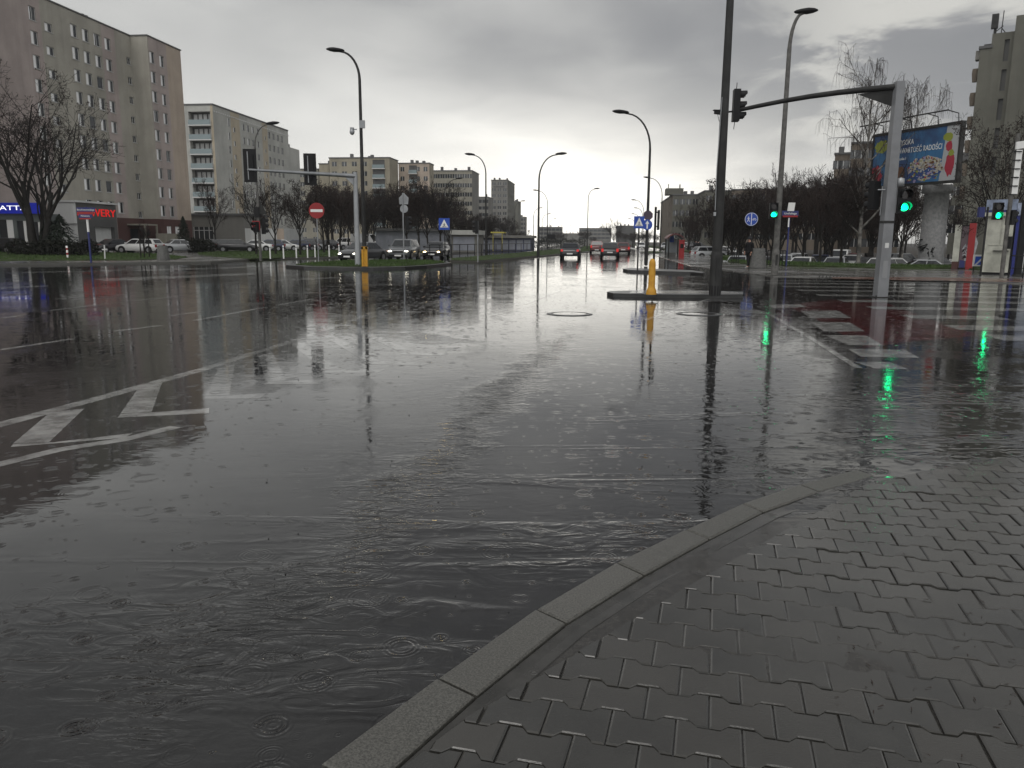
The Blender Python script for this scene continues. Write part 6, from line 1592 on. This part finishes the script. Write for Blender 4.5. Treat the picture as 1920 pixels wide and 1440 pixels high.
# forked tree on the left
fb = G(76, 476.5, .15)
bigm = tree_meshes('forked', 77, 15, BIG, .3, starts=[(V(-.35, 0, -.1), V(-.16, .02, 1), 6.2, .42), (V(.30, 0, -.1), V(.26, -.05, 1), 5.4, .36), (V(.0, .2, -.1), V(-.04, .2, 1), 5.0, .25)], leaf=.05)
bt = plant('bare_tree', bigm, fb, 0, 1.0, 'biggest bare tree with forked trunk in front of the pink block', 'tree')
hz = max(v.co.z for v in bigm[1].vertices); want = P(60, 150, fb.y).z - fb.z; kx = want/hz*1.1; bt.scale = (kx, kx, kx)
# roadside row and dense group left
def top_scale(meshes, loc, px, pytop):
    z = max(v.co.z for v in meshes[1].vertices); return (P(px, pytop, loc.y).z - loc.z) / z
front = [(406, 468, 338, 'bare tree in front of the balconies of the grey block, first of the roadside row'), (481, 477, 345, 'bare tree behind the red-lit signal post, second of the roadside row'), (517, 477.5, 348, 'bare tree with upswept limbs left of the orange corner, third of the roadside row'),
         (563, 478.5, 352, 'bare tree between the white post and the no-entry sign'), (608, 474, 345, 'bare tree right behind the no-entry sign'), (637, 474, 338, 'bare tree left of the left lamp post behind the verge'), (722, 470, 365, 'slender bare tree in front of the lettered pavilion'),
         (738, 470, 350, 'bare tree with low forked limbs in front of the pavilion shutters'), (762, 472, 358, 'bare tree behind the black signal head of the pentagon sign post'), (786, 474, 345, 'bare tree behind the third waiting car, left one'), (803, 474, 340, 'bare tree between the third waiting car and the crossing sign'), (826, 475, 350, 'bare tree directly behind the crossing sign'), (842, 475, 375, 'bare tree right of the crossing sign')]
rt = random.Random(31)
for i, (px, py, tp_, lb) in enumerate(front):
    loc = G(px, py, .12); ms_ = vm[i % 5]; s_ = top_scale(ms_, loc, px, tp_ - 16); plant('bare_tree', ms_, loc, rt.uniform(0, 6), (s_*rt.uniform(.8, .95), s_*.9, s_), lb, 'tree', 'bare roadside trees on the left')
for i in range(46):
    px = rt.uniform(548, 925) if i < 38 else rt.uniform(560, 760); dep = rt.uniform(100, 165); q = P(px, 450, dep); loc = V(q.x, q.y, .05); ms_ = vm[rt.randrange(5)]
    tp_ = 340 + rt.uniform(0, 22) if px < 850 else 388 + rt.uniform(0, 16)
    if px < 585: tp_ += 15
    s_ = top_scale(ms_, loc, px, tp_); plant('bare_tree', ms_, loc, rt.uniform(0, 6), (s_*.85, s_*.85, s_), 'bare dark tree in the dense group between the grey block and the pavilions', 'tree', 'dense bare trees on the left')
for i in range(12):
    px = rt.uniform(880, 1000); dep = rt.uniform(150, 240); q = P(px, 450, dep); loc = V(q.x, q.y, 0); ms_ = vm[rt.randrange(5)]; s_ = top_scale(ms_, loc, px, 400 + rt.uniform(0, 25) if px < 960 else 425 + rt.uniform(0, 12)); plant('bare_tree', ms_, loc, rt.uniform(0, 6), (s_*1.2, s_*1.2, s_), 'bare tree in front of the dark tower foot', 'tree', 'bare trees below the dark tower')
for i in range(16):
    px = rt.uniform(1012, 1240); dep = rt.uniform(250, 420); q = P(px, 450, dep); loc = V(q.x, q.y, 0); ms_ = vm[rt.randrange(5)]
    s_ = top_scale(ms_, loc, px, 430 + rt.uniform(0, 14)); plant('bare_tree', ms_, loc, rt.uniform(0, 6), (s_*1.8, s_*1.8, s_), 'hazy far tree along the end of the avenue', 'tree', 'hazy trees at the end of the avenue')
q = P(1152, 450, 260); loc = V(q.x, q.y, 0); plant('bare_tree', vm[0], loc, 1, (top_scale(vm[0], loc, 1152, 405)*1.3,)*2 + (top_scale(vm[0], loc, 1152, 405),), 'pale bare tree standing alone against the bright sky above the moving cars')
# right side wood
for i in range(64):
    px = rt.uniform(1285, 1690) if i < 52 else rt.uniform(1690, 1930); dep = rt.uniform(66, 150); q = P(px, 450, dep); loc = V(q.x, q.y, -.95); ms_ = vm[rt.randrange(5)]
    f = (px - 1285)/400
    tp_ = (384 - 80*min(1, f*1.6) if px < 1450 else 318) + rt.uniform(-14, 34)
    if px < 1340: tp_ = 372 + rt.uniform(0, 20) - (px - 1285)*.2
    if px > 1690: tp_ = 345 + rt.uniform(-10, 30)
    s_ = top_scale(ms_, loc, px, tp_); plant('bare_tree', ms_, loc, rt.uniform(0, 6), (s_*.95, s_*.95, s_), 'bare dark tree in the thick wood around the sunken car park', 'tree', 'thick bare trees on the right')
rfront = [(1372, 66, 330, 'bare tree with dry leaf clusters right of the tallest pole'), (1448, 60, 345, 'bare tree behind the weathered lamp post'), (1540, 56, 322, 'bare tree trunk standing left of the birch'), (1580, 57, 310, 'bare tree trunk close left of the birch'), (1690, 58, 350, 'bare tree trunk right of the grey gantry post'), (1655, 64, 340, 'bare tree behind the grey gantry post')]
for i, (px, dep, tp_, lb) in enumerate(rfront):
    q = P(px, 450, dep); loc = V(q.x, q.y, .0 if dep < 59 else -.7); ms_ = vm[3 if i == 0 else i % 5]; s_ = top_scale(ms_, loc, px, tp_); plant('bare_tree', ms_, loc, rt.uniform(0, 6), (s_*.9, s_*.9, s_), lb, 'tree', 'bare trees in front of the right wood')
# birch with hanging twigs
bl = V(P(1613, 450, 57).x, 57, .1)
bm = tree_meshes('birch', 9, 15.6, BIRCH, .20, barkmat='birch', twigmat='twig_red', droop=(2, 1.5, .008))
o = plant('weeping_birch', bm, bl, 0, 1.0, 'tall weeping birch with hanging twigs rising behind the gantry arm'); zz_ = max(v.co.z for v in bm[0].vertices); s_ = (P(1612, 100, 57).z - .1)/zz_; o.scale = (s_, s_, s_)
bl = V(P(1694, 450, 64).x, 64, -.7); bm2 = tree_meshes('birch', 19, 13, BIRCH, .14, barkmat='birch', twigmat='twig_red', droop=(2, 1.2, .010))
o = plant('weeping_birch', bm2, bl, 0, 1.0, 'thin birch rising above the billboard behind the gantry post'); zz_ = max(v.co.z for v in bm2[0].vertices); s_ = (P(1694, 172, 64).z + .7)/zz_; o.scale = (s_*.7, s_*.7, s_)
# big dark tree at the right edge
rl = V(P(1872, 450, 47).x, 47, .05)
rm = tree_meshes('right_tree', 5, 10, BIG, .26, starts=[(V(-.1, 0, -.1), V(-.10, 0, 1), 4.3, .24), (V(.15, .1, -.1), V(.22, .1, 1), 4.2, .22)], leaf=.16)
o = plant('bare_tree', rm, rl, .4, 1.0, 'dark bare tree with clustered dry leaves at the right edge before the grey tower'); zz_ = max(v.co.z for v in rm[1].vertices); s_ = (P(1850, 192, 47).z)/zz_; o.scale = (s_*.72, s_*.72, s_)
# small staked tree, conifers, hedges
sl = G(272, 482.5, .15); stm = tree_meshes('young', 3, 3.8, VASE, .06); o = plant('young_tree', stm, sl, 0, 1, 'thin young tree with three stakes in front of the white estate car'); zz_ = max(v.co.z for v in stm[1].vertices); s_ = (P(272, 415, sl.y).z - .15)/zz_; o.scale = (s_*.6, s_*.6, s_)
for a in range(3):
    m = MB(); q = V(.35*math.cos(a*2.1), .35*math.sin(a*2.1), 0)/o.scale.x; m.tube([q, q + V(0, 0, 1.5/o.scale.z)], .05/o.scale.x, 6); m.build('stake', W['bark'], o)
def conifer(label, loc, h, r, seed):
    rr = random.Random(seed); t = thing('conifer', label, 'tree', loc); m = MB(); m.tube([V(0, 0, 0), V(0, 0, h)], [.1, .02], 6); m.build('trunk', W['bark'], t); m = MB()
    for i in range(1500):
        z = h*(.05 + .95*rr.random()**1.3); q = r*(1 - z/h)**.8*rr.uniform(.45, 1.08); a = rr.uniform(0, 6.283); c = V(q*math.cos(a), q*math.sin(a), z - q*.25)
        u1 = (V(math.cos(a), math.sin(a), -.5) + V(rr.gauss(0, .3), rr.gauss(0, .3), rr.gauss(0, .2))).normalized()*.16; u2 = V(-math.sin(a), math.cos(a), rr.gauss(0, .3)).normalized()*.07
        m.add([c-u1, c+u2, c+u1*1.3, c-u2], [(0, 1, 2, 3)])
    m.build('foliage', W['conifer'], t)
q = G(347, 470, .12); conifer('small dark conifer right of the brick plinth behind the pale saloon', q, P(347, 408, q.y).z, 1.5, 1)
q = G(118, 478, .12); conifer('dark broad evergreen just right of the forked tree trunk', q, P(108, 405, q.y).z, 2.3, 2)
q = G(98, 477, .12); conifer('dark evergreen close behind the forked tree trunk', q, P(98, 412, q.y).z, 1.8, 3)
def hedge(label, p, q, w, h, seed, n=2600):
    rr = random.Random(seed); d = q - p; nn = V(-d.y, d.x, 0).normalized(); m = MB()
    for i in range(n):
        c = p + d*rr.random() + nn*rr.uniform(-w, w); c.z = .1 + h*rr.random()**.7 * (1 + .12*math.sin(c.x*2.1) + .1*math.sin(c.x*5.3))
        u1 = V(rr.gauss(0, 1), rr.gauss(0, 1), rr.gauss(0, 1)).normalized()*.13; u2 = V(rr.gauss(0, 1), rr.gauss(0, 1), rr.gauss(0, 1)).normalized()*.09
        m.add([c-u1, c+u2, c+u1, c-u2], [(0, 1, 2, 3)])
    return tag(m.build('hedge', W['hedge']), label, 'hedge')
hedge('dark clipped hedge along the verge under the forked tree', G(18, 479.5, .1), G(182, 480.5, .1), .5, 1.15, 1)
hedge('low dark shrubs between the pale saloon and the black estate', G(362, 474, .1), G(398, 473, .1), .8, 1.4, 2, 1500)
hedge('low dark hedge line behind the railing far along the median', G(1000, 466, .1), G(1095, 462.5, .1), 1.0, 2.0, 3, 2500)
# ================================================================== AIR
hz_ = MB(); hz_.box(-420, 420, -40, 900, -2.0, 75)
m = bpy.data.materials.new('rain_haze'); m.use_nodes = True; t = m.node_tree; t.nodes.clear()
pv = t.nodes.new('ShaderNodeVolumePrincipled'); pv.inputs['Color'].default_value = (.85, .86, .88, 1); pv.inputs['Density'].default_value = 0.00028; pv.inputs['Anisotropy'].default_value = .2
out = t.nodes.new('ShaderNodeOutputMaterial'); t.links.new(pv.outputs[0], out.inputs['Volume'])
W['haze'] = m
if True:
    tag(hz_.build('haze', m), None, None, None, 'stuff')
